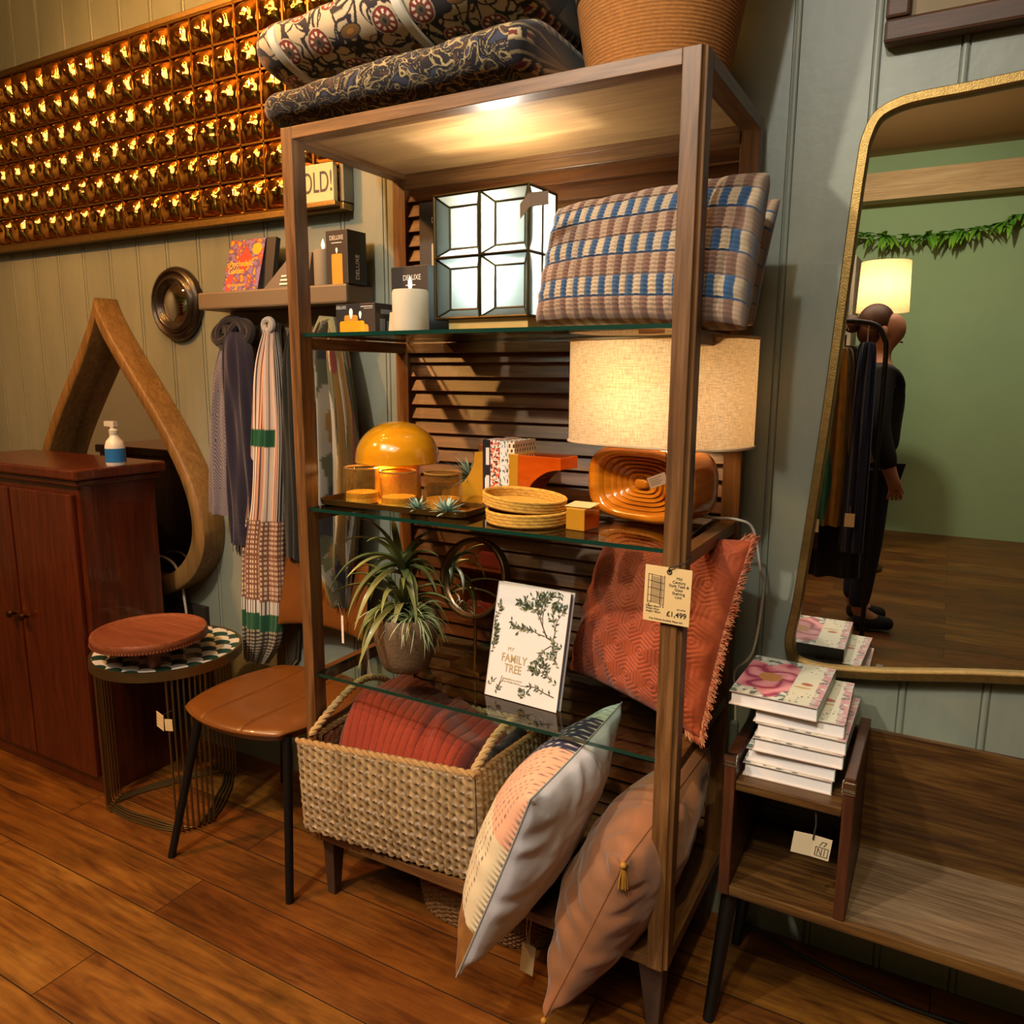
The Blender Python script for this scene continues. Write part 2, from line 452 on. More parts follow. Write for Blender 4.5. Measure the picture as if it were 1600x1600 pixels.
for x in (.040, W-.040):
    for y in (.048, D-.048):
        s = -1 if x < .5 else 1; wl = .018 if x < .5 else .028
        MB().hexa([(x-.012+s*.006, y-.012, 0), (x+.012+s*.006, y-.012, 0), (x+.012+s*.006, y+.012, 0), (x-.012+s*.006, y+.012, 0)],
                  [(x-wl, y-.024, HB), (x+wl, y-.024, HB), (x+wl, y+.024, HB), (x-wl, y+.024, HB)]).build('leg', MDARKLEG, unit, bevel=.002)
# price tag on the front right post
TG = frame((.910, -.006, .9415), (1, -.0, -.02), (0.0, 0, 1))
tg = thing('price_tag', 'buff price tag with a drawing of the unit, tied to its front right post', 'tag', (.910, -.006, .885))
MB(TG).prism([(-.043, -.052), (.043, -.052), (.043, .052), (-.043, .052)], 0, .0012).build('card', TAGP, tg)
TX = lambda x, y: TG @ Matrix.Translation(V((x, y, .0016)))
text('lettering', 'Mid\nCentury\nStyle Teak &\nGlass\nShelving\nUnit', .0072, TX(.0205, .0165), BLACKTXT, tg, .0002, lh=.95)
text('price', '£1,499', .0135, TX(.019, -.0335), BLACKTXT, tg, .0002, bold=.0002)
text('lettering', 'our price', .0042, TX(.027, -.0225), BLACKTXT, tg, .0002)
text('lettering', 'Depth 40cm\nWidth 94cm\nHeight 185cm', .0050, TX(-.0385, -.0285), BLACKTXT, tg, .0002, align='LEFT')
text('lettering', 'Free Delivery Available. Please Ask', .0044, TX(0, -.0465), BLACKTXT, tg, .0002)
mb = MB(TG)
def ln(x0, y0, x1, y1, w=.0006):
    d = V((x1-x0, y1-y0)); n = V((-d.y, d.x)).normalized()*w
    mb.poly([(x0-n.x, y0-n.y, .0016), (x1-n.x, y1-n.y, .0016), (x1+n.x, y1+n.y, .0016), (x0+n.x, y0+n.y, .0016)])
for x in (-.036, -.030, -.013, -.006): ln(x, -.018, x, .036, .0008)
for y in (-.016, -.004, .010, .023, .035): ln(-.036, y+.001, -.006, y-.002)
for k in range(28): ln(-.029, -.014+k*.0017, -.008, -.0155+k*.0017, .00035)
for x in (-.034, -.012, -.007): ln(x, -.018, x+.001, -.024, .001)
mb.build('drawing', plain('sepia print', '#6b5640', .9, var=0), tg)
mb = MB(); mb.tube([TG @ V((0.002, .044, .002)), TG @ V((.002, .052, .006)), TG @ V((.012, .056, .004)), V((W+.003, -.001, 1.003)), V((W+.003, .02, 1.006)), V((W+.003, t+.004, 1.005)), V((W-.02, t+.004, 1.004))], .0014)
mb.tube([TG @ V((.002+.004*math.cos(a), .044+.004*math.sin(a), .0018)) for a in [k*pi/6 for k in range(13)]], .0011, 6)
mb.build('string', STRING, tg, smooth=True)
# ---------------------------------------------------------------- soft things
def pillow_fn(c, T, pinch=.05, power=.42, wr=.0, seed=0., floor=None):
    c00, c10, c11, c01 = [V(q) for q in c]
    n = ((c10-c00).cross(c01-c00)+(c11-c01).cross(c11-c10)).normalized()
    def f(a, b, side):
        u, v = 2*a-1, 2*b-1
        uu = u*(1-pinch*(1-v*v)); vv = v*(1-pinch*(1-u*u))
        A, B = (uu+1)/2, (vv+1)/2
        p = c00*(1-A)*(1-B)+c10*A*(1-B)+c11*A*B+c01*(1-A)*B
        e = max(0., (1-u*u)*(1-v*v))
        h = T*e**power
        if wr:
            ed = max(abs(u), abs(v))
            w_ = wr*(e**.5)*(nz(u*3+seed, v*3, side)+.6*nz(u*7+seed, v*7, side+4)*ed)
            # gathers that run in from the seams
            g = math.sin((u*17 if abs(v) > abs(u) else v*17)+4*nz(u*2, v*2, seed))*sm(.55, .97, ed)*(1-sm(.97, 1., ed))
            h += w_+wr*.5*g
        return p+n*h*side
    return f, n
def pillow(mb, c, T, colA=None, colB=None, n=56, pinch=.05, power=.42, wr=0., seed=0., hA=None, m=0, mB=None):
    f, nn = pillow_fn(c, T, pinch, power, wr, seed)
    def A(a, b):
        p = f(a, b, 1)
        if hA: p = p+nn*hA(a, b)*min(1., 12*min(a, b, 1-a, 1-b))
        return p
    def Bk(a, b):
        p = f(a, b, -1)
        if hA: p = p-nn*hA(a, b)*min(1., 12*min(a, b, 1-a, 1-b))
        return p
    mb.grid(A, n, n, colA, m=m)
    mb.grid(Bk, n, n, colB or colA, m=m if mB is None else mB)
    return f, nn

# ---- shelf one: striped woven cushions
BLU, TAUP, SAND, CRM = lin('#2c4a6c'), lin('#6b5044'), lin('#97806a'), lin('#ab997e')
def knit(nc, nr):
    def col(a, b):
        r = b*nr; i = int(r); c = a*nc; j = int(c)
        base = (BLU if i % 2 else TAUP) if j % 2 else (CRM if i % 2 else SAND)
        fr = r-i
        if i % 2 and (fr < .07 or fr > .93): base = BLU
        k = .86+.22*hsh(i, j)+.10*math.sin(r*2*pi*5)
        return tuple(x*k for x in base)
    def h(a, b):
        r = b*nr; c = a*nc
        fr = r-int(r); fc = c-int(c)
        return .0058*(max(0, math.sin(pi*fc))**.5)*(max(0, math.sin(pi*fr))**.3)+.0011*math.sin(r*2*pi*5)-.002
    return col, h
kc, kh = knit(29, 6.8)
mb = MB()
pillow(mb, [(.562, .150, 1.434), (1.003, .070, 1.410), (1.013, .150, 1.676), (.572, .225, 1.668)], .064, kc, kc, 170, .015, .27, hA=kh, wr=.004)
mb.build('lumbar_cushion', colmat('woven wool', .95, .2, 700, .3), smooth=60, merge=True, loc=(.8, .15, 1.42), tag=('long woven cushion with blue and taupe block stripes, front one beside the glass lamp', 'cushion', 'woven cushions on the top glass shelf'))
mb = MB()
pillow(mb, [(.60, .275, 1.436), (.992, .190, 1.422), (1.008, .282, 1.66), (.60, .352, 1.655)], .050, kc, kc, 110, .03, .36, hA=kh)
mb.build('lumbar_cushion', bpy.data.materials['woven wool'], smooth=60, merge=True, loc=(.8, .3, 1.42), tag=('striped woven cushion mostly hidden behind the front striped cushion', 'cushion', 'woven cushions on the top glass shelf'))

# ---- glass block lamp
STARG = shade('frosted glass', '#838d8a', .75); STARDIM = shade('frosted glass dimmed', '#69726f', .74)  # one glass in two tones: centre panes darkened to even out the bulb glow
LEAD = plain('dark brass came', '#4a3d22', .4, 1., .2, 80)
lam = thing('glass_lamp', 'lit square lamp of four frosted glass pyramids in brass lines on top shelf', 'lamp', (.42, .2, Z1))
LF = frame((.430, .135, 1.578), (1, -.045, .0), (0, 0, 1))   # front face, looking along -y
hw, hh, dp = .118, .128, .115
mbg = MB(LF); mbl = MB(LF)
def came(a, b, r=.0028): mbl.tube([a, b], r, 6)
cells = [(-hw, -hh), (0, -hh), (-hw, 0), (0, 0)]
for cx, cy in cells:
    A = [(cx, cy, 0), (cx+hw, cy, 0), (cx+hw, cy+hh, 0), (cx, cy+hh, 0)]
    i_, j_, zz = .022, .020, -.026
    Bq = [(cx+i_, cy+j_, zz), (cx+hw-i_, cy+j_, zz), (cx+hw-i_, cy+hh-j_, zz), (cx+i_, cy+hh-j_, zz)]
    for k in range(4):
        k2 = (k+1) % 4
        mbg.poly([A[k], A[k2], Bq[k2], Bq[k]])
        came(A[k], A[k2], .0034); came(Bq[k], Bq[k2]); came(A[k], Bq[k])
    mbg.poly(Bq, 1)
for x in (-hw, hw):
    mbg.poly([(x, -hh, 0), (x, hh, 0), (x, hh, -dp), (x, -hh, -dp)])
    for y in (-hh, 0, hh): came((x, y, 0), (x, y, -dp), .0034)
    came((x, -hh, -dp), (x, hh, -dp), .0034); came((x, -hh, -dp*.5), (x, hh, -dp*.5))
mbg.poly([(-hw, -hh, -dp), (hw, -hh, -dp), (hw, hh, -dp), (-hw, hh, -dp)])
mbg.poly([(-hw, -hh, 0), (hw, -hh, 0), (hw, -hh, -dp), (-hw, -hh, -dp)])
for y in (-hh, hh): came((-hw, y, -dp), (hw, y, -dp), .0034)
mbg.build('glass_panel', [STARG, STARDIM], lam)
mbl.build('brass_came', LEAD, lam, smooth=True)
MB(LF).box(-hw+.03, hw-.004, -hh-.030, -hh-.001, -dp, -.008).build('base', plain('pale brass base', '#b7a266', .45, .6, .1), lam)
tgl = thing('lamp_tag', 'small folded buff tag on a string at the top corner of the glass lamp', 'tag', (.545, .12, 1.66))
T2 = frame((.583, .070, 1.660), (1, .12, .12), (0, .25, 1))
mb = MB(T2); mb.hexa([(-.026, -.026, -.014), (0, -.013, 0), (0, -.013, .001), (-.026, -.026, -.013)], [(-.026, .004, -.014), (0, .017, 0), (0, .017, .001), (-.026, .004, -.013)])
mb.hexa([(0, -.013, 0), (.036, -.013, -.006), (.036, -.013, -.005), (0, -.013, .001)], [(0, .015, 0), (.036, .014, -.006), (.036, .014, -.005), (0, .015, .001)])
mb.build('card', plain('buff card dull', '#57483a', .85), tgl)
mb = MB(); mb.tube([T2 @ V((0, .013, .001)), (.565, .10, 1.695), (.551, .13, 1.707)], .001, 6); mb.build('string', STRING, tgl)

# ---- candles and their boxes
IVORY = shade('ivory wax', '#d2cbb4', .25); IVORYG = plain('grey wax', '#7d735f', .7, var=.04)
FLAME = emis('flame bulb', '#fff6e2', 1.2); BOXK = plain('dark printed carton', '#2c2622', .5, var=.06); BOXS = plain('black carton side', '#16161a', .4, var=.05)
ORW = plain('printed amber wax', '#d18a2c', .5, var=.12, vs=60); ORW2 = plain('printed yellow wax', '#d99a12', .5, var=.14, vs=60)
def candle(name, label, x, y, z, r, h, mat, group=None):
    c = thing(name, label, 'candle', (x, y, z), group)
    MB().lathe([(0, z), (r*.97, z), (r, z+.004), (r, z+h-.006), (r*.95, z+h), (r*.72, z+h-.001), (r*.6, z+h-.004), (0, z+h-.005)], 40, c=(x, y, 0)).build('wax', mat, c, smooth=True)
    MB().lathe([(0, z+h-.005), (.0028, z+h+.002), (.005, z+h+.012), (.0042, z+h+.019), (.002, z+h+.026), (0, z+h+.031)], 16, c=(x, y, 0)).build('flame', FLAME, c, smooth=True)
    return c
candle('pillar_candle', 'short wide ivory pillar candle in front of the glass lamp', .266, .110, Z1, .040, .092, IVORY)
def carton(label, x, y, z, wx, wy, h, rz, group=None, kind='candle'):
    T = rotz((x, y, z), rz)
    b = thing('candle_box', label, 'box', (x, y, z), group)
    mb = MB(T); mb.box(-wx/2, wx/2, -wy/2, wy/2, 0, h)
    mb.m = [0, 0, 0, 0, 1, 1]
    mb.build('carton', [BOXK, BOXS], b, bevel=.0012)
    Fr = T @ Matrix.Translation(V((0, -wy/2, 0))) @ Matrix.Rotation(pi/2, 4, 'X')
    Sd = T @ Matrix.Translation(V((wx/2, 0, 0))) @ Matrix.Rotation(pi/2, 4, 'Z') @ Matrix.Rotation(pi/2, 4, 'X')
    return b, Fr, Sd, T
G1 = 'dark candle cartons'
def pcandle(mb, x0, x1, y0, y1, r=.004):
    n = 8
    pts = [(x0, y0), (x1, y0)]+[(x1-(1-math.cos(a))*r, y1-r+math.sin(a)*r) for a in [k*pi/2/n for k in range(n+1)]]+[(x0+(1-math.cos(a))*r, y1-r+math.sin(a)*r) for a in [pi/2-k*pi/2/n for k in range(n+1)]]
    mb.poly([(x, y, .0006) for x, y in pts])
def pflame(mb, x, y, s=.012):
    mb.poly([(x+s*.23*math.sin(2*pi*k/14)*(1-.35*math.cos(2*pi*k/14)), y+s/2-s/2*math.cos(2*pi*k/14), .0008) for k in range(14)])
FLP = plain('printed flame', '#f2efe8', .6, var=0)
# box behind the ivory candle
b, Fr, Sd, T = carton('dark candle box standing directly behind the short ivory pillar candle', .226, .215, Z1, .108, .10, .152, -.06, G1)
text('lettering', 'DELUXE', .017, Fr @ Matrix.Translation(V((0.008, .126, .0006))), WHITETXT, b, .0002, sx=.85)
mb = MB(Fr); mb.box(-.010, .018, .109, .111, .0004, .0008); mb.build('lettering', WHITETXT, b)
mb = MB(Fr); pcandle(mb, -.02, .03, .01, .085); mb.build('printed_candle', IVORYG, b)
# tall box at the back by the slats
b, Fr, Sd, T = carton('tall dark candle box against the slats left of the glass lamp', .208, .345, Z1, .105, .09, .318, .0, G1)
text('lettering', 'DELUXE', .018, Fr @ Matrix.Translation(V((0.012, .275, .0006))), WHITETXT, b, .0002, sx=.85)
mb = MB(Fr); mb.box(.004, .026, .256, .258, .0004, .0008); mb.build('lettering', WHITETXT, b)
mb = MB(Fr); pcandle(mb, -.016, .04, .01, .222); mb.build('printed_candle', plain('printed beige wax', '#9b8a6a', .6, var=.05), b)
mb = MB(Fr); pflame(mb, .016, .223, .024); mb.build('printed_flame', FLP, b)
# low box of tealights
b, Fr, Sd, T = carton('low dark candle box printed with yellow candles, left end of top glass shelf', .122, .135, Z1, .120, .078, .068, -.05, G1)
text('lettering', 'DELUXE', .010, Fr @ Matrix.Translation(V((-.042, .060, .0006))), WHITETXT, b, .0002, sx=.85)
mb = MB(Fr); mb.box(.018, .054, .060, .0615, .0004, .0008); mb.box(.028, .054, .056, .057, .0004, .0008); mb.build('lettering', WHITETXT, b)
mb = MB(Fr); pcandle(mb, -.048, .028, .0, .030, .006); mb.build('printed_candle', ORW2, b)
mb = MB(Fr @ Matrix.Translation(V((0, 0, -.0003)))); pcandle(mb, -.034, .008, .0, .043, .006); pcandle(mb, .0, .040, .004, .022, .008); mb.build('printed_candle', ORW, b)
mb = MB(Fr); pflame(mb, -.012, .034, .024); pflame(mb, .016, .034, .017); mb.build('printed_flame', FLP, b)
mb = MB(Sd); mb.box(-.02, .018, .045, .055, .0003, .0006); mb.box(-.024, -.006, .004, .034, .0003, .0006); mb.box(.0, .016, .004, .03, .0003, .0006); mb.build('printed_picture', plain('grey print', '#6d7a80', .6, var=.3, vs=90), b)
# leaning price card
mb = MB(frame((.212, .128, Z1+.0245), (1, .25, .0), (.08, .25, 1))); mb.box(-.017, .017, -.0245, .0245, 0, .001)
pc = mb.build('price_card', plain('buff card pale', '#c9ab7d', .85, var=.1), loc=(.212, .128, Z1), tag=('small buff price card leaning between the low box and ivory candle', 'card'))

# ---- quilts on top
def hit(a, b): return a*a+b*b
def floral(x, y):
    """cream cotton block printed with red rosettes, brown buds and dark vines"""
    s = 13.
    X, Y = x*s, y*s
    base = lin('#b3a283'); dk = lin('#221d22'); red = lin('#7e2a1d'); br = lin('#7a5520')
    c = base
    w1 = nz(X*1.1, Y*1.1, 1)*1.1; w2 = nz(X*1.1+9, Y*1.1, 2)*1.1
    q1 = abs(nz(X*1.3+w1*.5, Y*1.3+w2*.5, 7)); q2 = abs(nz(X*2.1+8, Y*2.1+w1*.6, 9))
    q3 = abs(nz(X*1.7+21, Y*1.7+w2*.6, 12))
    if q1 < .085 or q2 < .07 or q3 < .06: c = dk
    i, j = math.floor(Y/1.05), 0
    ox = .55*(i % 2)
    j = math.floor(X/1.1+ox)
    cx = (j+.5-ox)*1.1; cy = (i+.5)*1.05
    dx, dy = X-cx, Y-cy
    r = math.hypot(dx, dy); a = math.atan2(dy, dx)
    if (i+j) % 3 != 2:
        if r < .37: c = base
        if r < .335: c = dk
        if r < .315: c = red
        if abs(r-.215) < .05 and math.cos(9*a) > .1: c = lin('#d8cdb4')
        if r < .14: c = lin('#5c4a30')
        if r < .06: c = dk
    else:
        e = math.hypot(dx*1.0+.3*dy, dy*2.0)
        if e < .36: c = dk
        if e < .31: c = br
        if e < .12: c = lin('#a8762a')
    return c
def darkprint(x, y):
    X, Y = x*60., y*66.
    wx = X+1.5*nz(X*.5, Y*.5, 3); wy = Y+1.5*nz(X*.5+5, Y*.5, 4)
    n1 = nz(wx*.55, wy*.75, 5); n2 = nz(wx*.9+20, wy*1.1, 6)
    if abs(n1) < .050: return lin('#94855e')
    if abs(n2) < .034: return lin('#807252')
    if n2 > .36: return lin('#3d2a22')
    if n2 < -.40: return lin('#2b3145')
    return lin('#131219')
def quilt(x0, x1, yc, zc, ry, rz, colf, leftround, nx, nr, slope=0., pw=2.6, wob=.006, grow=0.):
    mb = MB()
    def sect(a, b):
        th = 2*pi*a
        L = x1-x0; x = x0+L*b
        e = min(1., (b*L)/leftround)
        k = math.sqrt(max(0., 1-(1-e)**2))
        e2 = min(1., ((1-b)*L)/.035); k *= max(0., 1-(1-e2)**4)**.25
        cs, sn = math.cos(th), math.sin(th)
        g = 1+grow*b
        yy = ry*k**.5*math.copysign(abs(cs)**(2/pw), cs); z_ = rz*g*k*math.copysign(abs(sn)**(2/pw), sn)
        wv = wob*nz(x*7, yy*9, zc*5)+wob*.5*nz(x*19, yy*21, z_*21)
        return x, yc+yy-(wv if cs < 0 else -wv), zc+rz*(g-1)+slope*(x-x0)+z_+(wv if sn > 0 else wv*.2)
    arc = [0.]
    for q in range(nr): arc.append(arc[-1]+(V(sect((q+1)/nr, .5))-V(sect(q/nr, .5))).length)
    def cc(a, b):
        x, y, z = sect(a, b)
        # arc length round the section, so that the print is not stretched
        s_ = z+.9*(y-yc) if y > yc-ry*.7 and z > zc else z-.9*(y-yc)*(1 if z < zc else -1)
        return colf(x, arc[min(nr, int(round(a*nr)))], x1-x, y, z)
    mb.grid(sect, nr, nx, cc, wu=True)
    return mb
def border(y, z):
    q = (z*1.0) % .045
    if q < .005 or .020 < q < .024: return lin('#6d6248')
    if .024 < q < .040 and (y*34) % 1 < .55: return lin('#5a2320') if .028 < q < .036 and (y*34) % 1 < .38 else lin('#a2906a')
    return lin('#131219')
def qlow(x, s_, d, y, z):
    return border(y, z) if d < .032 else darkprint(x, s_)
def qtop(x, s_, d, y, z):
    return border(y, z+.02) if d < .032 else floral(x, s_)
mb = quilt(-.075, .618, .185, HT+.045, .205, .044, qlow, .10, 460, 340, 0., 2.5, .005, .45)
lowq = mb.build('folded_quilt', COLF, smooth=True, merge=True, loc=(.3, .19, HT), tag=('folded navy and cream leaf print quilt lying directly on the unit top', 'quilt', 'quilts folded on top of the shelving unit'))
fq = thing('folded_quilt', 'folded cream quilt with red flower print and white ribbons, topmost on the unit', 'quilt', (.25, .19, HT+.1), 'quilts folded on top of the shelving unit')
mb = quilt(-.098, .602, .200, HT+.168, .215, .068, qtop, .11, 460, 360, .045, 2.3, .006, .1)
mb.build('cover', COLF, fq, smooth=True, merge=True)
for xx in (.012, .335):
    mb = MB(); th = .0115
    def fr_(a, b, xx=xx):
        tt = 2*pi*a; cs, sn = math.cos(tt), math.sin(tt); pw = 2.3
        k = .93 if xx < .1 else 1.0
        off = .0035 if (b < .01 or b > .99) else .0075
        x = xx+(b-.5)*.024+.018*(-sn)
        sl = .045*(x+.078); g = 1+.1*(x+.078)/.663
        return (x, .200+(.215*k**.3+off)*math.copysign(abs(cs)**(2/pw), cs), HT+.168+.068*(g-1)+sl+(.068*g*k+off)*math.copysign(abs(sn)**(2/pw), sn))
    mb.grid(fr_, 120, 8, wu=True)
    mb.build('ribbon', plain('white ribbon', '#c4bfae', .6, var=.04), fq, smooth=True)
# ---- jute basket on top
jb = thing('jute_basket', 'round coiled jute basket with a dark band on the right end of the unit top', 'basket', (.787, .2, HT))
prof = [(0, HT+.001), (.122, HT+.001)]
nrow = 60
for k in range(nrow*4+1):
    z_ = k/(nrow*4); h = z_*.36
    r = .125+.062*z_**.9
    prof.append((r+.0013*abs(math.sin(k*pi/4)), HT+.004+h))
prof += [(.178, HT+.364), (.115, HT+.03), (0, HT+.02)]
def jcol(k, a):
    c = lin('#9a6430'); z_ = (k-2)/(nrow*4)
    if .405 < z_ < .44: return lin('#1d1712')
    f = .8+.32*(.5+.5*math.sin(a*260+k*1.7))*hsh(int(a*90), k//4)+.14*hsh(int(a*60), k//4, 2)
    return tuple(x*f for x in c)
mb = MB(); mb.lathe(prof, 220, col=jcol, c=(.787, .195, 0))
mb.build('coil_body', colmat('jute rope', .9, .3, 900), jb, smooth=80)
# ---------------------------------------------------------------- shelf two
AMBERC = plain('amber glazed ceramic', '#b0640f', .10, var=.18, vs=9, coat=.6, spec=.6)
def glaze(name, a, b, rough=.1):
    m, nt, bs = newmat(name)
    lw = noisen(nt, coords(nt, (1, 1, 4)), 9., 4)
    lk(nt, ramp(nt, lw, [(.3, a), (.7, b)]), bs.inputs['Base Color']); bs.inputs['Roughness'].default_value = rough; bs.inputs['Coat Weight'].default_value = .7; bs.inputs['Coat Roughness'].default_value = .04
    return m
AMB = glaze('honey ceramic glaze', '#8f4c08', '#c07416', .14)
# oval ceramic lamp with its linen shade
lp = thing('table_lamp', 'lit table lamp with wide linen shade and ringed amber ceramic body', 'lamp', (.775, .27, Z2))
LC = frame((.778, .262, Z2+.083), (1, -.27, .0), (0, .0, 1))
def oval(a, e=2.6):
    c, s_ = math.cos(a), math.sin(a)
    return math.copysign(abs(c)**(2/e), c), math.copysign(abs(s_)**(2/e), s_)
A0, B0 = .134, .081
mb = MB(LC)
# section from the middle of the face outwards, then round the rim to the back
prof = []
steps = [(.0, .016), (.10, .017), (.14, .015), (.16, .003), (.20, .003), (.22, .008), (.30, .009), (.315, .002), (.34, .006), (.42, .011), (.435, .004), (.46, .009), (.54, .014), (.555, .007), (.58, .012), (.66, .018), (.675, .011), (.70, .015), (.79, .024), (.80, .018), (.83, .022), (.90, .030), (.96, .030)]
for r, z_ in steps[:-3]: prof.append((r*.86, z_+.020))
prof += [(.72, .050), (.78, .057), (.86, .058), (.94, .053), (.98, .045)]
prof += [(.995, .038), (1.0, .028), (1., .0), (1., -.03), (.985, -.052), (.93, -.066), (.80, -.072), (.0, -.074)]
n = 72
rows = []
for r, z_ in prof:
    if r == 0: rows.append([mb.P((0, 0, z_))]); continue
    # the rings keep the oval outline but close in on a slot in the middle
    ax, by = r*A0, r*B0
    rows.append([mb.P((oval(2*pi*k/n, 2.9+.3*r)[0]*ax, oval(2*pi*k/n, 2.9+.3*r)[1]*by, z_)) for k in range(n)])
for A_, B_ in zip(rows, rows[1:]):
    for k in range(n):
        j = (k+1) % n
        if len(A_) == 1: mb.F((A_[0], B_[k], B_[j]))
        elif len(B_) == 1: mb.F((A_[k], A_[j], B_[0]))
        else: mb.F((A_[k], A_[j], B_[j], B_[k]))
mb.build('ceramic_body', AMB, lp, smooth=60, bevel=0)
MB().lathe([(0, Z2+.155), (.012, Z2+.155), (.012, Z2+.178), (.008, Z2+.18), (.008, Z2+.24), (0, Z2+.24)], 20, c=(.770, .262, 0)).build('neck', BLACKM, lp, smooth=True)
LINEN = shade('linen shade cloth', '#d6c8ae', .5, weave=34.)
LHEM = shade('linen hem', '#cdb99a', .25)
SX, SY, sz0, sz1 = .197, .125, 1.190, 1.402
def srf(a, z_, k=1.): 
    c, s_ = oval(a, 2.7)
    q = V((c*SX*k, s_*SY*k, 0)); q = Matrix.Rotation(-.20, 3, 'Z') @ q
    return (q.x+.790, q.y+.262, z_)
mb = MB(); mb.grid(lambda a, b: srf(2*pi*a, sz0+(sz1-sz0)*b), 96, 6, wu=True, uv=lambda a, b: (a*3.1, b))
sh = mb.build('lamp_shade', LINEN, lp, smooth=True)
for zz in (sz0, sz1):
    mb = MB(); mb.tube([srf(2*pi*k/96, zz, 1.004) for k in range(96)], .003, 6, closed=True); mb.build('hem', LHEM, sh, smooth=True)
mb = MB()
for k in range(3): mb.tube([(.770, .262, Z2+.205), srf(2*pi*k/3+.4, sz0+.004, .98)], .0016, 6)
mb.build('shade_ring', CHROME, lp)
MB().ball((.770, .262, Z2+.262), (.024, .024, .030)).build('bulb', emis('warm bulb', '#ffcf8f', 12), lp, smooth=True)
mb = MB(); cp = [(.84, .305, Z2+.012), (.90, .31, Z2+.010), (.955, .305, Z2+.012), (.985, .325, Z2-.01), (.998, .36, Z2-.10), (1.000, .395, .87), (.985, .40, .72), (.945, .415, .66), (.950, .41, .60), (.953, .408, .545)]
def smooth_path(p, n=6):
    p = [V(q) for q in p]; o = []
    for i in range(len(p)-1):
        a, b, c, d = p[max(i-1, 0)], p[i], p[i+1], p[min(i+2, len(p)-1)]
        for k in range(n):
            u = k/n
            o.append(.5*((2*b)+(c-a)*u+(2*a-5*b+4*c-d)*u*u+(3*b-a-3*c+d)*u**3))
    o.append(p[-1]); return o
mb.tube(smooth_path(cp), .0028, 8); cdd = mb.build('flex', CORDW, lp, smooth=True)
mb = MB(); mb.box(.944, .962, .396, .412, .462, .545); mb.build('switch', plain('grey inline switch', '#56605a', .5), cdd, bevel=.005)
mt = thing('lamp_tag', 'small buff tag hanging on the face of the ringed ceramic lamp', 'tag', (.845, .165, 1.13))
mb = MB(frame((.825, .170, 1.123), (1, -.25, .42), (-.42, .0, 1))); mb.box(-.022, .022, -.0115, .0115, 0, .001); mb.build('card', plain('taupe card', '#8d745a', .8), mt)
mb = MB(frame((.825, .170, 1.123), (1, -.25, .42), (-.42, .0, 1)))
for k in range(4): mb.box(-.017, .012-.006*(k % 2), .006-k*.004, .0068-k*.004, .001, .0013)
mb.build('lettering', BLACKTXT, mt)
mb = MB(); mb.tube([(.845, .162, 1.132), (.835, .185, 1.18), (.782, .25, 1.186)], .0008, 6); mb.build('string', STRING, mt)

# mushroom lamp
MUSH = glaze('glossy amber enamel', '#b8780d', '#c98a14', .12)
MUSHS = plain('amber enamel stem', '#e3a51e', .25, var=.05, coat=.5)
mu = thing('mushroom_lamp', 'glossy amber lamp with a mushroom dome, behind the tumblers', 'lamp', (.160, .19, Z2))
c = (.160, .19, 0); z0 = Z2
prof = [(0, z0+.196)]
for k in range(1, 17):
    a = pi/2*k/16
    prof.append((.101*math.sin(a), z0+.108+.088*math.cos(a)))
prof += [(.102, z0+.099), (.099, z0+.097), (.096, z0+.104), (.088, z0+.135), (.06, z0+.175), (0, z0+.186)]
MB().lathe(prof, 64, c=c).build('dome_shade', MUSH, mu, smooth=True)
MB().lathe([(0, z0), (.068, z0), (.070, z0+.004), (.064, z0+.009), (.056, z0+.012), (.056, z0+.16), (0, z0+.16)], 48, c=c).build('stem', MUSHS, mu, smooth=True)
# tray of tumblers
TRAYM = plain('bronzed tray', '#6d5428', .28, .85, .2, 30)
T3 = rotz((.225, .118, Z2), .03)
tr = []
def rrect(hx, hy, r, n=8):
    o = []
    for cx, cy, a0 in ((hx-r, hy-r, 0), (-hx+r, hy-r, pi/2), (-hx+r, -hy+r, pi), (hx-r, -hy+r, 1.5*pi)):
        for k in range(n+1): o.append((cx+r*math.cos(a0+k*pi/2/n), cy+r*math.sin(a0+k*pi/2/n)))
    return o
mb = MB(T3); ring = []
for g, z_ in ((-.012, 0), (-.002, .003), (0, .015), (-.003, .015), (-.006, .0055), (-.016, .0035)):
    ring.append([mb.P((x, y, z_)) for x, y in rrect(.205+g, .066+g, .03+g*.5)])
mb.F(ring[0][::-1]); mb.F(ring[-1])
for A_, B_ in zip(ring, ring[1:]):
    for k in range(len(A_)): mb.F((A_[k], A_[(k+1) % len(A_)], B_[(k+1) % len(A_)], B_[k]))
mb.build('tray', TRAYM, smooth=50, loc=(.225, .118, Z2), tag=('long bronze tray holding tumblers and two small succulents', 'tray'))
AMG = thinglass('hammered amber glass', '#f8efd6', .985, .03, 1.5, .5, 110)
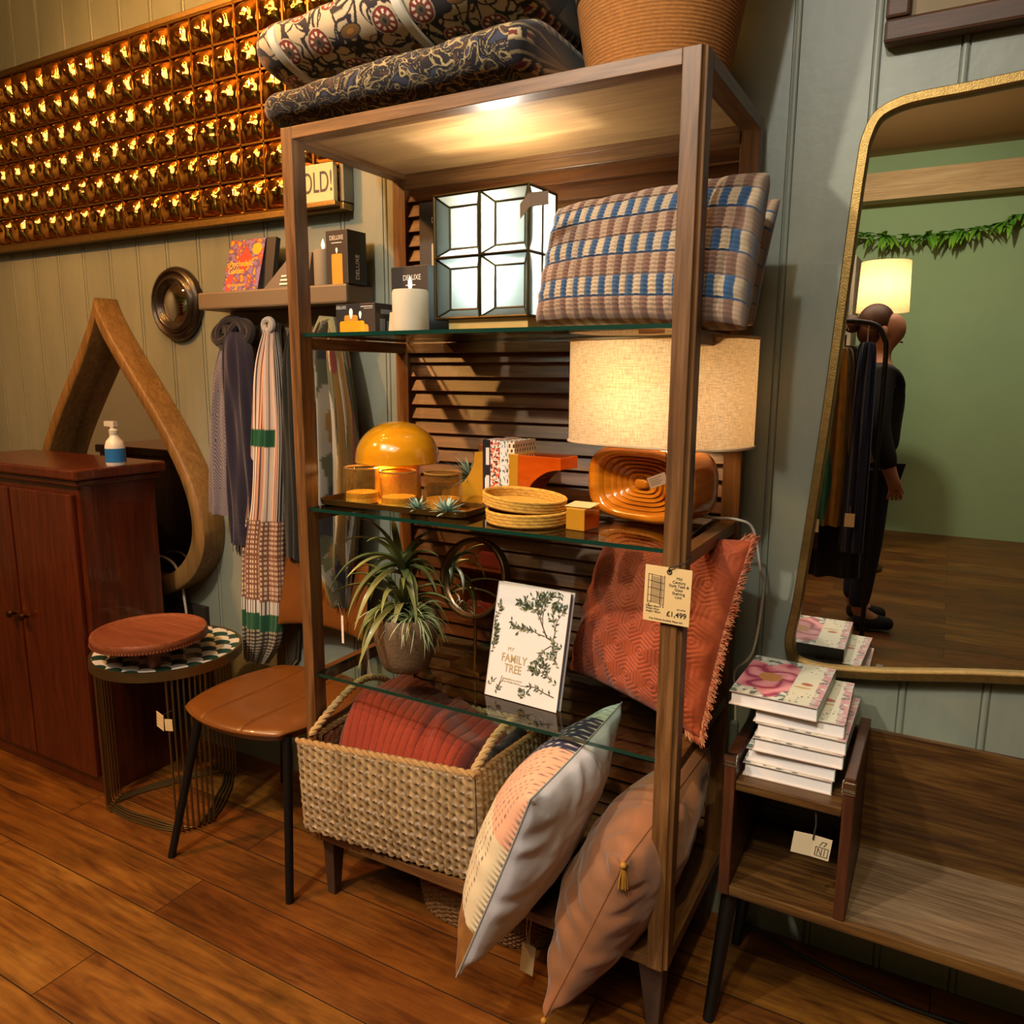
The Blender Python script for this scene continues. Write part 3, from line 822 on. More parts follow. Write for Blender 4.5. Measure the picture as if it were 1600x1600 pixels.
def cloudy(m, hx, k):
    nt = m.node_tree; o = [q for q in nt.nodes if q.type == 'OUTPUT_MATERIAL'][0]; src = o.inputs['Surface'].links[0].from_socket
    d = N(nt, 'ShaderNodeBsdfDiffuse'); t_ = N(nt, 'ShaderNodeBsdfTranslucent'); a = N(nt, 'ShaderNodeMixShader'); b = N(nt, 'ShaderNodeMixShader')
    f = noisen(nt, coords(nt), 190., 2); rp = N(nt, 'ShaderNodeMapRange'); rp.inputs['From Min'].default_value = .35; rp.inputs['From Max'].default_value = .7; rp.inputs['To Min'].default_value = k*.3; rp.inputs['To Max'].default_value = k*2
    lk(nt, f, rp.inputs['Value']); lk(nt, rp.outputs[0], b.inputs[0])
    d.inputs['Color'].default_value = L4(hx); t_.inputs['Color'].default_value = L4(hx); lk(nt, d.outputs[0], a.inputs[1]); lk(nt, t_.outputs[0], a.inputs[2])
    lk(nt, src, b.inputs[1]); lk(nt, a.outputs[0], b.inputs[2]); lk(nt, b.outputs[0], o.inputs['Surface'])
cloudy(AMG, '#8a784e', .10)
AMB2 = thinglass('thick amber glass base', '#d99a3c', .86, .05, 1.5, .6, 130)
def tumbler(x, y, label):
    g = thing('tumbler', label, 'glass', (x, y, Z2+.0045), 'hammered amber tumblers on the tray')
    R_, H_ = .0435, .084
    def wob(a, z_): return .0011*nz(a*5, z_*90, 3)
    mb = MB()
    zs = [0, .004, .02, .04, .06, .08, H_]
    n = 48
    out = [[mb.P(((R_*(.95 if z_ == 0 else 1)+.0012*nz(8*math.cos(2*pi*k/n), 8*math.sin(2*pi*k/n), z_*150))*math.cos(2*pi*k/n), (R_*(.95 if z_ == 0 else 1)+.0012*nz(8*math.cos(2*pi*k/n), 8*math.sin(2*pi*k/n), z_*150))*math.sin(2*pi*k/n), z_)) for k in range(n)] for z_ in zs]
    inn = [[mb.P(((R_-.0035)*math.cos(2*pi*k/n), (R_-.0035)*math.sin(2*pi*k/n), z_)) for k in range(n)] for z_ in (H_, .05, .014)]
    rr = out+inn
    for A_, B_ in zip(rr, rr[1:]):
        for k in range(n): mb.F((A_[k], A_[(k+1) % n], B_[(k+1) % n], B_[k]))
    mb.F(out[0][::-1]); mb.F(inn[-1])
    mb.build('glass_body', AMG, g, smooth=True, local=True)
    MB().lathe([(0, .002), (R_*.9, .002), (R_-.004, .012), (R_-.005, .026), (R_*.6, .024), (0, .022)], 40).build('sand_fill', plain('amber wax fill', '#d9aa45', .35, var=.4, vs=300, bump=.5, bs=400), g, smooth=True, local=True)
    mb = MB(); mb.tube([((R_-.0018)*math.cos(2*pi*k/40), (R_-.0018)*math.sin(2*pi*k/40), H_) for k in range(40)], .0022, 6, closed=True); mb.build('rim', plain('amber rim', '#8a6430', .1, var=.2, coat=.6), g, smooth=True, local=True)
    return g
t0 = tumbler(.113, .112, 'hammered amber tumbler at the left end of the bronze tray')
dup(t0, (.232, .098, Z2+.0045), .9, 'middle hammered amber tumbler on the tray, below the mushroom dome')
dup(t0, (.335, .128, Z2+.0045), 2.1, 'hammered amber tumbler on the tray nearest the mustard bookend')
# succulents
SUCC = colmat('succulent leaf', .55, .1, 200, .1)
def leafstrip(mb, base, d0, L, w_, droop, col0, col1, n=8, curl=0., m=0, th=.25):
    d0 = V(d0).normalized(); side = d0.cross(V((0, 0, 1)))
    if side.length < .05: side = V((1, 0, 0))
    side.normalize(); p = V(base); d = d0.copy(); rows = []
    for i in range(n+1):
        u = i/n
        ww = w_*(1-u)**.7*(.75+.6*u if u < .4 else 1.) if i < n else w_*.04
        up = side.cross(d).normalized()
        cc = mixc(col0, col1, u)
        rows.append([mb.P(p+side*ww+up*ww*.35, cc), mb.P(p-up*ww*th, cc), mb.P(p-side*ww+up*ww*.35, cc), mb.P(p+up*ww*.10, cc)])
        d = (d+V((0, 0, -droop/n))+side*curl/n).normalized(); p = p+d*(L/n)
    for A_, B_ in zip(rows, rows[1:]):
        for k in range(4): mb.F((A_[k], A_[(k+1) % 4], B_[(k+1) % 4], B_[k]), m)
    mb.F(rows[-1], m); mb.F(rows[0][::-1], m)
def succ(name, label, x, y, z, L, nl, c0, c1, w_, group, cat='succulent', seed=1, up0=.1, dr=.2, spread=1.):
    g = thing(name, label, cat, (x, y, z), group)
    r = random.Random(seed); mb = MB()
    for k in range(nl):
        u = k/nl; a = k*2.39996+r.uniform(-.2, .2); el = up0+1.25*u**1.1
        leafstrip(mb, (x+.004*math.cos(a), y+.004*math.sin(a), z+.004+.006*u), (math.cos(a)*math.cos(el)*spread, math.sin(a)*math.cos(el)*spread, math.sin(el)), L*r.uniform(.8, 1.1)*(1-.25*u), w_, dr, lin(c0), lin(c1), 7)
    mb.build('leaf_rosette', SUCC, g, smooth=True)
    mb = MB(); mb.lathe([(0, z), (.009, z), (.007, z+.008), (0, z+.01)], 10, c=(x, y, 0)); mb.build('stem_base', plain('root stub', '#5c4b33', .9), g, smooth=True)
    return g
GS = 'faux succulents on the second glass shelf'
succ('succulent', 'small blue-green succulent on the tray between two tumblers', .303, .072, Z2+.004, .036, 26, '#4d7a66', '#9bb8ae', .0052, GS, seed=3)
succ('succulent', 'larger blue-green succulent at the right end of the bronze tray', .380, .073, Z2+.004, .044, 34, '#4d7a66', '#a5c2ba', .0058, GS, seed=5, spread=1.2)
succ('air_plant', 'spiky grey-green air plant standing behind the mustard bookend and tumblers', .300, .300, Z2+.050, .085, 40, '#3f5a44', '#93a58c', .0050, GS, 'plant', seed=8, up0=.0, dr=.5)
MB().lathe([(0, Z2), (.030, Z2), (.033, Z2+.05), (.03, Z2+.052), (.027, Z2+.046), (0, Z2+.044)], 24, c=(.300, .300, 0)).build('plant_cup', plain('brown cup', '#4b3323', .5), smooth=True, loc=(.3, .3, Z2), tag=('small dark brown cup under the spiky air plant', 'cup'))
# pale wooden board behind the dome
mb = MB(rotz((.255, .34, Z2), -.18)); mb.box(-.10, .09, -.035, .035, 0, .028)
mb.build('wooden_block', wood('pale ash block', [(.3, '#a06d3c'), (.5, '#b98350'), (.7, '#cf9d69')], 'x', 1.5, .4), loc=(.255, .34, Z2), bevel=.004, tag=('low pale wooden block lying behind the mushroom lamp', 'block'))
# bookends
MUST = plain('mustard lacquer', '#a8781a', .32, var=.1, coat=.4)
ORNG = glaze('orange lacquer', '#9e3c08', '#b8500e', .10)
def arch_bookend(name, label, T, flip, group):
    """a square block with a quarter circle scooped out of it"""
    S = .126; r = .098; q = []
    n = 20
    # upright along x = 0..S, scoop centred at (S, S) or (S, 0)
    if not flip:
        q = [(0, 0), (S, 0), (S, S-r-.004)]+[(S-r*math.sin(a), S-r*math.cos(a)) for a in [k*pi/2/n for k in range(1, n+1)]]+[(S-r, S), (0, S)]
    else:
        q = [(0, 0), (S-r, 0)]+[(S-r*math.cos(a), r*math.sin(a)) for a in [k*pi/2/n for k in range(1, n+1)]]+[(S, r+.004), (S, S), (0, S)]
    g = thing(name, label, 'bookend', tuple(T @ V((0, 0, 0))), group)
    mb = MB(T); d = .075
    a_ = [mb.P((x, -d/2, y)) for x, y in q]; b_ = [mb.P((x, d/2, y)) for x, y in q]
    mb.F(a_, 0); mb.F(b_[::-1], 0)
    for k in range(len(q)): mb.F((a_[k], a_[(k+1) % len(q)], b_[(k+1) % len(q)], b_[k]), 1)
    mb.build('scooped_block', [MUST if not flip else ORNG, ORNG if flip else MUST], g, bevel=.0015)
    return g
GB = 'lacquered scooped bookends'
arch_bookend('bookend', 'mustard scooped bookend against the left side of the row of books', rotz((.373, .285, Z2), pi-.02), False, GB)
g = arch_bookend('bookend', 'orange scooped bookend arching over, against the right side of the books', rotz((.466, .265, Z2+.002), -.10), True, GB)
g2 = MB(rotz((.466, .265, Z2+.002), -.10)); g2.box(-.0125, .013, -.0385, .0385, 0, .1275); g2.build('mustard_face', MUST, g, bevel=.0015)
MB(rotz((.290, .385, Z2), -.05)).box(-.0, .06, -.03, .03, 0, .135).build('wooden_block', wood('red teak block', [(.3, '#5a2a10'), (.5, '#7a3d18'), (.7, '#8e4c20')], 'z', 1.5, .4), loc=(.29, .385, Z2), bevel=.003, tag=('upright dark orange wooden block behind the air plant and mustard bookend', 'block'))
bk = MB(rotz((.690, .110, Z2), -.12)); bk.box(-.022, .022, -.030, .030, 0, .045); bk.m = [0, 0, 0, 0, 0, 1]
bk.build('lacquer_block', [MUST, ORNG], loc=(.69, .11, Z2), bevel=.002, tag=('small mustard block with a card on it, between woven bowls and ringed lamp', 'block'))
mb = MB(rotz((.688, .108, Z2+.0455), .05)); mb.hexa([(-.03, -.018, .001), (.026, -.022, .001), (.026, -.022, .002), (-.03, -.018, .002)], [(-.022, .02, .006), (.034, .016, .006), (.034, .016, .007), (-.022, .02, .007)])
mb.build('price_card', TAGP, loc=(.688, .108, Z2+.046), tag=('small buff price card lying on the little mustard block', 'card'))
# four boxed books
GBK = 'books between the lacquered bookends'
def spinebook(x0, x1, label, colf, h=.158):
    mb = MB(rotz((.373, .285, Z2), -.03)); dd = .098
    b = thing('book', label, 'book', (x0+.373, .28, Z2), GBK)
    mb.grid(lambda a, c_: (x0+(x1-x0)*a, -dd/2, h*c_), 18, 90, lambda a, c_: colf(a*(x1-x0), c_*h))
    mb.grid(lambda a, c_: (x1, -dd/2+dd*a, h*c_), 40, 60, lambda a, c_: colf(a*dd+.01, c_*h))
    mb.grid(lambda a, c_: (x0, dd/2-dd*a, h*c_), 40, 60, lambda a, c_: colf(a*dd+.01, c_*h))
    mb.box(x0+.0003, x1-.0003, -dd/2+.0005, dd/2-.001, .001, h-.0005, 0, lin('#cfc9bf'))
    mb.grid(lambda a, c_: (x0+(x1-x0)*a, -dd/2+dd*c_, h), 12, 40, lambda a, c_: colf(a*(x1-x0), c_*dd+.02))
    mb.build('slipcase', COLP, b)
    return b
def bk1(x, y): return lin('#c9c7c4') if .009 < x < .018 and (.02 < y < .075 or .10 < y < .14) else (lin('#dedad2') if abs(y-.05) < .02 and x < .018 and x > .006 else lin('#1c1b20'))
def bk2(x, y):
    k = nz(x*150, y*150, 2); k2 = nz(x*210, y*190, 5)
    return lin('#1d191d') if k2 > .22 else (lin('#c8523a') if k > .12 else (lin('#d98c72') if k > .02 else lin('#d5cbbb')))
def bk3(x, y): return lin('#4a5a4d') if (nz(x*260, y*120, 3) > .25) else lin('#d5d4cf')
def bk4(x, y):
    j = int(y*85); fx = (x*85+.5*(j % 2)) % 1; fy = (y*85) % 1
    return lin('#4c3426') if abs(fx-.5) < .22 and abs(fy-.5) < .36 else lin('#d9c8ad')
spinebook(.003, .024, 'dark slipcase book with a white spine panel, leftmost between the bookends', bk1)
spinebook(.0245, .050, 'book with red and black floral spine between the bookends', bk2)
spinebook(.0505, .070, 'white spined book with small dark sprigs between the bookends', bk3, .156)
spinebook(.0705, .090, 'cream book with brown bead dots, against the orange bookend', bk4, .157)
# woven bowls
def rope_tray(x, y, z, r, h, tilt, label):
    T = Matrix.Translation(V((x, y, z))) @ Matrix.Rotation(tilt[0], 4, 'X') @ Matrix.Rotation(tilt[1], 4, 'Y')
    g = thing('woven_tray', label, 'bowl', (x, y, z), 'round woven trays on the second shelf')
    mb = MB(T); prof = [(0, 0)]; nb = 14
    for k in range(1, nb*3+1): prof.append((r*.97*k/(nb*3), -.0012*abs(math.sin(k*pi/3))+.0012))
    for k in range(1, 13): prof.append((r*(.97+.03*k/12)+.0016*abs(math.sin(k*pi/3)), .001+(h-.001)*k/12))
    prof += [(r-.003, h+.001), (r-.006, h-.001)]
    for k in range(1, 10): prof.append((r-.007-.0014*abs(math.sin(k*pi/3)), h-.001-(h-.006)*k/9))
    for k in range(1, nb*3): prof.append((max(.0, (r-.012)*(1-k/(nb*3-1))), .0062+.0012*abs(math.sin(k*pi/3))))
    def cc(k, a):
        f = .75+.4*hsh(int(a*40+k*.5), k)+.12*math.sin(a*150+k)
        return tuple(q*f for q in lin('#c2943e'))
    mb.lathe(prof, 128, col=cc); mb.build('coil', bpy.data.materials['jute rope'], g, smooth=70)
rope_tray(.560, .115, Z2+.0005, .089, .028, (0, 0), 'round woven tray lying flat, the lower of the two')
rope_tray(.548, .120, Z2+.0320, .090, .026, (-.02, .09), 'round woven tray tilted on top of the other one')
# ---------------------------------------------------------------- shelf three
# potted faux plants
PB = (.205, .150)
pp = thing('potted_plant', 'brown pot of arching green faux leaves and fine air plant tufts, third shelf', 'plant', (PB[0], PB[1], Z3))
MPOT = plain('weathered brown pot', '#69543d', .55, var=.45, vs=22, bump=.9, bs=120)
prof = [(0, Z3), (.050, Z3), (.056, Z3+.004), (.066, Z3+.03), (.078, Z3+.075), (.0825, Z3+.105), (.079, Z3+.128), (.074, Z3+.137), (.069, Z3+.136), (.071, Z3+.122), (.060, Z3+.11), (0, Z3+.108)]
mb = MB(); mb.lathe(prof, 64, c=(PB[0], PB[1], 0))
for i, p in enumerate(mb.v):
    if Z3+.001 < p.z < Z3+.138:
        d = V((p.x-PB[0], p.y-PB[1], 0))
        if d.length > .03: mb.v[i] = p+d.normalized()*.0016*nz(p.x*90, p.y*90, p.z*90)
mb.build('pot', MPOT, pp, smooth=True)
LEAFM = colmat('broad leaf', .42, .1, 90, 0, .15)
r = random.Random(5)
mb = MB()
top = V((PB[0]-.02, PB[1]+.02, Z3+.13))
spec = []
for k in range(44):
    a = k*2.39996+r.uniform(-.25, .25); el = .25+1.05*((k*7) % 44)/44
    L = r.uniform(.16, .235); spec.append((a, el, L))
for k, (a, el, L) in enumerate(spec):
    hz = .10+.03*r.random() if k % 2 else .02
    base = top+V((.006*math.cos(a), .006*math.sin(a), hz))
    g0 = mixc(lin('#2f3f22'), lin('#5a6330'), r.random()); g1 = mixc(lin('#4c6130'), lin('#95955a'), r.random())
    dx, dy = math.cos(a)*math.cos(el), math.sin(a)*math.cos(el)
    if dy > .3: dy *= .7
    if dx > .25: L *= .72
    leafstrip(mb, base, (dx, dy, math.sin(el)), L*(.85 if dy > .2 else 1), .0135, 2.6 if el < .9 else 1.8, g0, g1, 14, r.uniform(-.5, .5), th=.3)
mb.build('broad_leaves', LEAFM, pp, smooth=True)
mb = MB()
mb.tube([top-V((0, 0, .03)), top+V((0, 0, .05)), top+V((.002, 0, .125))], [.010, .009, .006], 8, col=lin('#5a5a2c')); mb.build('stem', LEAFM, pp, smooth=True)
mb = MB()
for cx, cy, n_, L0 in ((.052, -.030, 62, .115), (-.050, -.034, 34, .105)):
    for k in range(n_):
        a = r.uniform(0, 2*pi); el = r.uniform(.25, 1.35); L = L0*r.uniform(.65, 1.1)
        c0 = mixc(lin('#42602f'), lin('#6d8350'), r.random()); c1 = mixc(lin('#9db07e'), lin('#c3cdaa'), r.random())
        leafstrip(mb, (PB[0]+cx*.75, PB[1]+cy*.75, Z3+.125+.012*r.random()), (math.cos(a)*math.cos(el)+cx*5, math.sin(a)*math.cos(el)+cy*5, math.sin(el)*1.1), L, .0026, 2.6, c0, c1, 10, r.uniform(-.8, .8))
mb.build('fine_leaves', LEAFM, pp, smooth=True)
# round mirror on a stand
rm = thing('tabletop_mirror', 'round mirror in a bronze ring on a thin brass stand, third shelf', 'mirror', (.355, .235, Z3))
RMF = frame((.352, .235, .842), (1, -.10, 0), (0, .22, 1))
BRZ = plain('bronze ring', '#5a4224', .35, .9, .3, 50)
mb = MB(RMF); R0 = .098
mb.lathe([(R0-.010, -.010), (R0, -.012), (R0+.002, 0), (R0, .014), (R0-.004, .016), (R0-.009, .014), (R0-.011, .004), (R0-.010, -.010)], 72); mb.build('ring_frame', BRZ, rm, smooth=50)
mb = MB(RMF); mb.lathe([(0, .003), (R0-.010, .003), (R0-.010, -.006), (0, -.006)], 72); mb.build('mirror_glass', MIRROR, rm)
mb = MB(); mb.tube([(.354, .232, Z3+.012), (.354, .234, .745)], .0042, 10); mb.build('stem', BRASS, rm, smooth=True)
mb = MB(rotz((.356, .222, Z3), -.25)); mb.box(-.052, .052, -.034, .034, 0, .013); mb.build('base', BRASS, rm, bevel=.003)
# family tree book
BT = frame((.459, .103, Z3+.0018), (1, -.055, 0), (.27, .22, 1))
MBK = {}
fb = thing('book', 'white book titled with a family tree, leaning upright on the third shelf', 'book', (.55, .11, Z3))
bw, bh, bd = .186, .258, .022
COVW = plain('white cover', '#d3d2d0', .5, var=.04); SPB = plain('pale blue cloth', '#7f96bb', .6, var=.12, vs=90)
mb = MB(BT); mb.box(.0026, bw-.004, .004, bh-.004, -bd+.0026, -.0026); mb.build('pages', SPB, fb)
mb = MB(BT); lf = mb
r = random.Random(21)
for bx_ in ((0, bw, 0, bh, -.0025, 0), (0, bw, 0, bh, -bd, -bd+.0025), (0, .0025, 0, bh, -bd, 0)): mb.box(*bx_, 0, lin('#d6d5d3'))
GRN = [lin('#3b4a3a'), lin('#56624a'), lin('#85886a')]
def branch(p, ang, L, w_, depth):
    d = V((math.cos(ang), math.sin(ang), 0)); q = V(p)+d*L
    m_ = V(p)+d*L*.5+V((-d.y, d.x, 0))*L*.06*r.uniform(-1, 1)
    for a_, b_, w0, w1 in ((V(p), m_, w_*1.4, w_*1.2), (m_, q, w_*1.2, w_)):
        e = (b_-a_).normalized(); n_ = V((-e.y, e.x, 0))
        pts_ = [a_-n_*w0, b_-n_*w1, b_+n_*w1, a_+n_*w0]
        if all(.001 < t_.x < bw-.001 and .001 < t_.y < bh-.001 for t_ in pts_): mb.poly([(t_.x, t_.y, .0004) for t_ in pts_], 0, lin('#5b4640'))
    nl = 3 if depth else 5
    for k in range(nl):
        u = (k+.7)/nl; c_ = V(p)+d*L*u
        for sgn in (-1, 1):
            if r.random() < .46 or (.022 < c_.x < .110 and .030 < c_.y < .125): continue
            la = ang+sgn*r.uniform(.5, 1.1); ll = r.uniform(.0085, .0125)
            e = V((math.cos(la), math.sin(la), 0)); n_ = V((-e.y, e.x, 0))*ll*.22
            tip = c_+e*ll; md = c_+e*ll*.45
            qs = [c_, md-n_, tip, md+n_]
            if all(.001 < t_.x < bw-.001 and .001 < t_.y < bh-.001 for t_ in qs): lf.poly([(t_.x, t_.y, .0006) for t_ in qs], 0, GRN[r.randrange(3)])
    if depth and not (.022 < q.x < .110 and .030 < q.y < .125):
        for k in range(2 if r.random() < .6 else 3):
            branch(q if k else V(p)+d*L*.6, ang+r.uniform(-.8, .8), L*r.uniform(.6, .82), w_*.62, depth-1)
branch((bw, .135, 0), 2.75, .05, .0016, 0); branch((bw-.045, .153, 0), 2.1, .045, .0013, 3); branch((bw-.03, .147, 0), 1.5, .04, .001, 2); branch((bw-.05, .155, 0), 2.9, .04, .0009, 2)
branch((bw-.032, .138, 0), 3.9, .035, .0009, 2)
branch((bw, .055, 0), 2.7, .04, .001, 2); branch((bw-.01, .03, 0), 2.9, .05, .001, 2); branch((bw, .09, 0), 2.3, .03, .0009, 2)
branch((0, .02, 0), .7, .035, .0009, 2); branch((.03, .0, 0), 1.4, .03, .0009, 2); branch((0, .09, 0), 1.2, .03, .0008, 2); branch((0, .15, 0), 1.35, .03, .0008, 2); branch((.09, 0, 0), 1.2, .02, .0008, 1)
branch((.12, bh, 0), 4.9, .02, .0008, 1); branch((.165, bh, 0), 4.4, .02, .0008, 2)
mb.build('cover', colmat('printed white cover', .5), fb)
GLD = plain('gold foil print', '#c4b184', .4, .3, 0)
TB = lambda x, y: BT @ Matrix.Translation(V((x, y, .0006)))
text('title', 'MY', .012, TB(.055, .112), GLD, fb, .0002)
text('title', 'FAMILY\nTREE', .026, TB(.066, .080), GLD, fb, .0002, sx=.78, lh=.85, bold=.0003)
text('title', 'a keepsake to record\nyour family history', .0062, TB(.066, .043), GLD, fb, .0002)
# rust cushion
HX = .078
def hexd(x, y):
    """distance inside the nearest hexagon, pointy top"""
    sx, sy = HX*1.0, HX*1.732
    best = 9
    for ox, oy in ((0, 0), (.5, .5)):
        cx = (math.floor(x/sx+ox+.0)+.5-ox)*sx; cy = (math.floor(y/sy+oy)+.5-oy)*sy
        for q in (0,):
            dx, dy = abs(x-cx), abs(y-cy)
            dd = max(dx, dx*.5+dy*.866)
            best = min(best, dd)
    return best/(HX/2)
def hexh(a, b):
    d = hexd(a*.46, b*.46)
    s_ = d*4
    return .0058*abs(math.sin(pi*s_))**.55-.002
def rustc(a, b):
    k = .9+.12*nz(a*60, b*60, 1)+.08*nz(a*7, b*7, 5)
    return tuple(q*k for q in lin('#9a4420'))
cc = [(.575, .310, Z3+.012), (.952, .108, Z3+.012), (1.000, .252, 1.004), (.640, .402, .985)]
VELR = colmat('rust velvet', .7, .1, 900, .15)
ru = thing('velvet_cushion', 'rust velvet cushion quilted in hexagons with a fringe, leaning on third shelf', 'cushion', (.78, .25, Z3))
mb = MB(); fR, nR = pillow(mb, [cc[1], cc[0], cc[3], cc[2]], .088, rustc, rustc, 180, .05, .48, hA=hexh, wr=.006, seed=2.)
mb.build('cover', VELR, ru, smooth=True, merge=True)
mb = MB(); r = random.Random(3)
def rim(u):
    u = u % 4
    k = int(u); w_ = u-k
    return {0: (w_, 0), 1: (1, w_), 2: (1-w_, 1), 3: (0, 1-w_)}[k]
for k in range(620):
    a_, b_ = rim(2.93+1.17*k/620)
    p = V(fR(a_, b_, 1)); out = V((a_-.5, b_-.5, 0))
    ctr = V(fR(.5, .5, 0)); o_ = (p-ctr).normalized()
    q = p+o_*r.uniform(.010, .018)+V((r.uniform(-1, 1), r.uniform(-1, 1), r.uniform(-1, 1)))*.006
    mb.tube([p-o_*.002, (p+q)/2+V((r.uniform(-1, 1), r.uniform(-1, 1), r.uniform(-1, 1)))*.002, q], [.0017, .0014, .0007], 4, col=mixc(lin('#8a3a22'), lin('#c08a68'), r.random()))
mb.build('fringe', colmat('fringe thread', .9), ru)['kind'] = 'stuff'

# ---------------------------------------------------------------- bottom shelf
ZB = HB+.0225
WHC = lin('#c3c2cc')
def patch(a, b):
    a, b = a, b
    # a up the front seam, b towards the back, seen from the patterned side
    X, Y = b, a
    e1 = Y-(.20+.10*math.sin(X*3+.4)); e2 = Y-(.70-.22*X+.05*math.sin(X*6)); e3 = Y-(.98-.52*X)
    st = ((Y*34+(int(X*26) % 2)*.5) % 1 < .38) and ((X*26) % 1 < .22)
    if e1 < 0:
        k = .75+.5*nz(X*40, Y*14, 2); return tuple(q*k for q in lin('#8a5a1c'))
    if e2 < 0: return lin('#3d3a38') if st else lin('#c9bda0')
    if math.hypot((X-.12)*1.0, Y-.92) < .34: return lin('#3b3340') if st else lin('#cb9a80')
    if math.hypot((X-.55), Y-.98) < .25: return lin('#c9c2b8') if st else lin('#20223f')
    if X > .62: return lin('#59686a') if st else lin('#a9b7ae')
    return lin('#3d3a38') if st else lin('#bfae9a')
wc = thing('patchwork_cushion', 'white cushion with stitched patchwork face, standing on bottom shelf beside the basket', 'cushion', (.62, 0, ZB))
Aw, Bw, Cw, Dw = (.578, -.200, .166), (.738, -.200, .592), (.743, .225, .612), (.590, .225, .225)
# patterned face is the +n side
mb = MB(); f_, n_ = pillow_fn([Aw, Bw, Cw, Dw], .1)
sgn = 1 if n_.x < 0 else -1
CT = colmat('cotton cover', .85, .2, 300, .1)
mbA = MB(); mbB = MB()
fw, nw = pillow_fn([Aw, Bw, Cw, Dw], .112, .05, .46, .004, 3.); fv, _ = pillow_fn([Aw, Bw, Cw, Dw], .072, .05, .46, .006, 5.)
mbA.grid(lambda a, b: fw(a, b, sgn), 110, 110, patch)
mbB.grid(lambda a, b: fv(a, b, -sgn), 110, 110, lambda a, b: WHC)
mbA.build('patchwork_face', CT, wc, smooth=True); mbB.build('white_back', CT, wc, smooth=True)
mb = MB(); mb.tube([fw(*q, 1) for q in [rim(4*k/160) for k in range(160)]], .0018, 6, closed=True); mb.build('seam', plain('grey seam', '#8d8f8c', .9), wc, smooth=True)
# pink velvet
def velc(a, b):
    k = .72+.50*(.5+.5*nz(a*5, b*5, 3))+.14*nz(a*16, b*12, 6)
    return tuple(q*k for q in mixc(lin('#7c4a24'), lin('#8d6146'), .5+.5*nz(a*3, b*3, 8)))
TL, TR = .112, .084
pv = thing('velvet_cushion', 'tan pink velvet cushion with corner tassels, on the bottom shelf behind front post', 'cushion', (.84, 0, ZB))
Ap, Bp, Cp, Dp = (.742, -.140, .100), (.876, -.092, .450), (.925, .300, .520), (.800, .290, .215)
fp, np_ = pillow_fn([Ap, Bp, Cp, Dp], TL, .05, .46, .014, 7.)
fq_, _ = pillow_fn([Ap, Bp, Cp, Dp], TR, .05, .46, .007, 9.)
sl = 1 if np_.x < 0 else -1
mb = MB(); mb.grid(lambda a, b: fp(a, b, sl), 110, 110, velc); mb.grid(lambda a, b: fq_(a, b, -sl), 110, 110, velc)
mb.build('cover', colmat('tan velvet', .7, .1, 700, .22), pv, smooth=True, merge=True)
mb = MB(); mb.tube([fp(*q, 1) for q in [rim(4*k/160) for k in range(160)]], .0014, 6, closed=True); mb.build('piping', plain('tan piping', '#7a4a26', .8), pv, smooth=True)
TAS = plain('gold thread', '#9a6c1f', .7, var=.3, vs=300)
def tassel(p, L=.05):
    p = V(p); mb = MB()
    mb.ball(p+V((0, -.002, -.004)), .0065, 10, 8)
    for k in range(26):
        a = 2*pi*k/26*2.4; rr = .0025+.006*((k*7) % 26)/26
        mb.tube([p+V((.002*math.cos(a), -.002+.002*math.sin(a), -.008)), p+V((rr*math.cos(a), -.002+rr*math.sin(a), -L*.6)), p+V((rr*1.15*math.cos(a), -.002+rr*1.15*math.sin(a), -L+.004*hsh(k, 1)))], .0011, 5)
    mb.build('tassel', TAS, pv, smooth=True)
tassel(Bp, .052); tassel(Ap, .022)
# hanging white tag
wt = thing('hanging_cushion_tag', 'plain cream tag hanging on white threads below the patchwork cushion', 'tag', (.63, -.005, .09))
mb = MB(frame((.634, -.006, .088), (1, 0, -.1), (.08, 0, 1))); mb.box(-.016, .016, -.036, .036, 0, .001); mb.build('card', plain('cream tag', '#a99f82', .85), wt)
mb = MB(); mb.tube([(.634, -.006, .120), (.632, -.01, .16), (.640, -.02, .20)], .0008, 5); mb.tube([(.636, -.006, .120), (.64, -.01, .16), (.650, -.02, .20)], .0008, 5); mb.build('thread', plain('white thread', '#bdb6a8', .8), wt)
# big braided basket
SEA = colmat('braided seagrass', .85, .25, 800)
bs = thing('storage_basket', 'rectangular braided seagrass basket on the bottom shelf holding a rust throw', 'basket', (.25, .15, ZB))
rimz, botz = .468, ZB+.004
RC = {'FL': (.030, -.055, rimz-.004), 'FR': (.500, -.004, rimz+.012), 'BR': (.520, .300, rimz+.006), 'BL': (.052, .288, rimz)}
BC = {'FL': (.020, -.034, botz+.024), 'FR': (.488, .030, botz), 'BR': (.505, .318, botz), 'BL': (.052, .300, botz)}
def weave(u, v, L, Hh):
    """plaits standing upright with pale cross stitches: height and colour"""
    pw = .0185; c_ = u*L/pw; fc = c_-math.floor(c_)-.5; ci = math.floor(c_)
    ph = v*Hh/.021+.5*(ci % 2)
    fr = ph-math.floor(ph)
    zig = .18*math.sin(2*pi*ph)
    d = abs(fc-zig*.6)
    hgt = .0075*max(0, 1-(d/.50)**2)**.6+.0022*abs(math.sin(pi*ph))
    tone = .55+.5*hsh(ci, int(ph))+.25*(1-2*d)
    base = mixc(lin('#4f3c25'), lin('#b39a70'), tone*.72)
    row = v*Hh/.031; rf = row-math.floor(row)
    if abs(rf-.5) < .075 and abs(fc) > .20: return hgt+.002, lin('#b9a994')
    return hgt, base
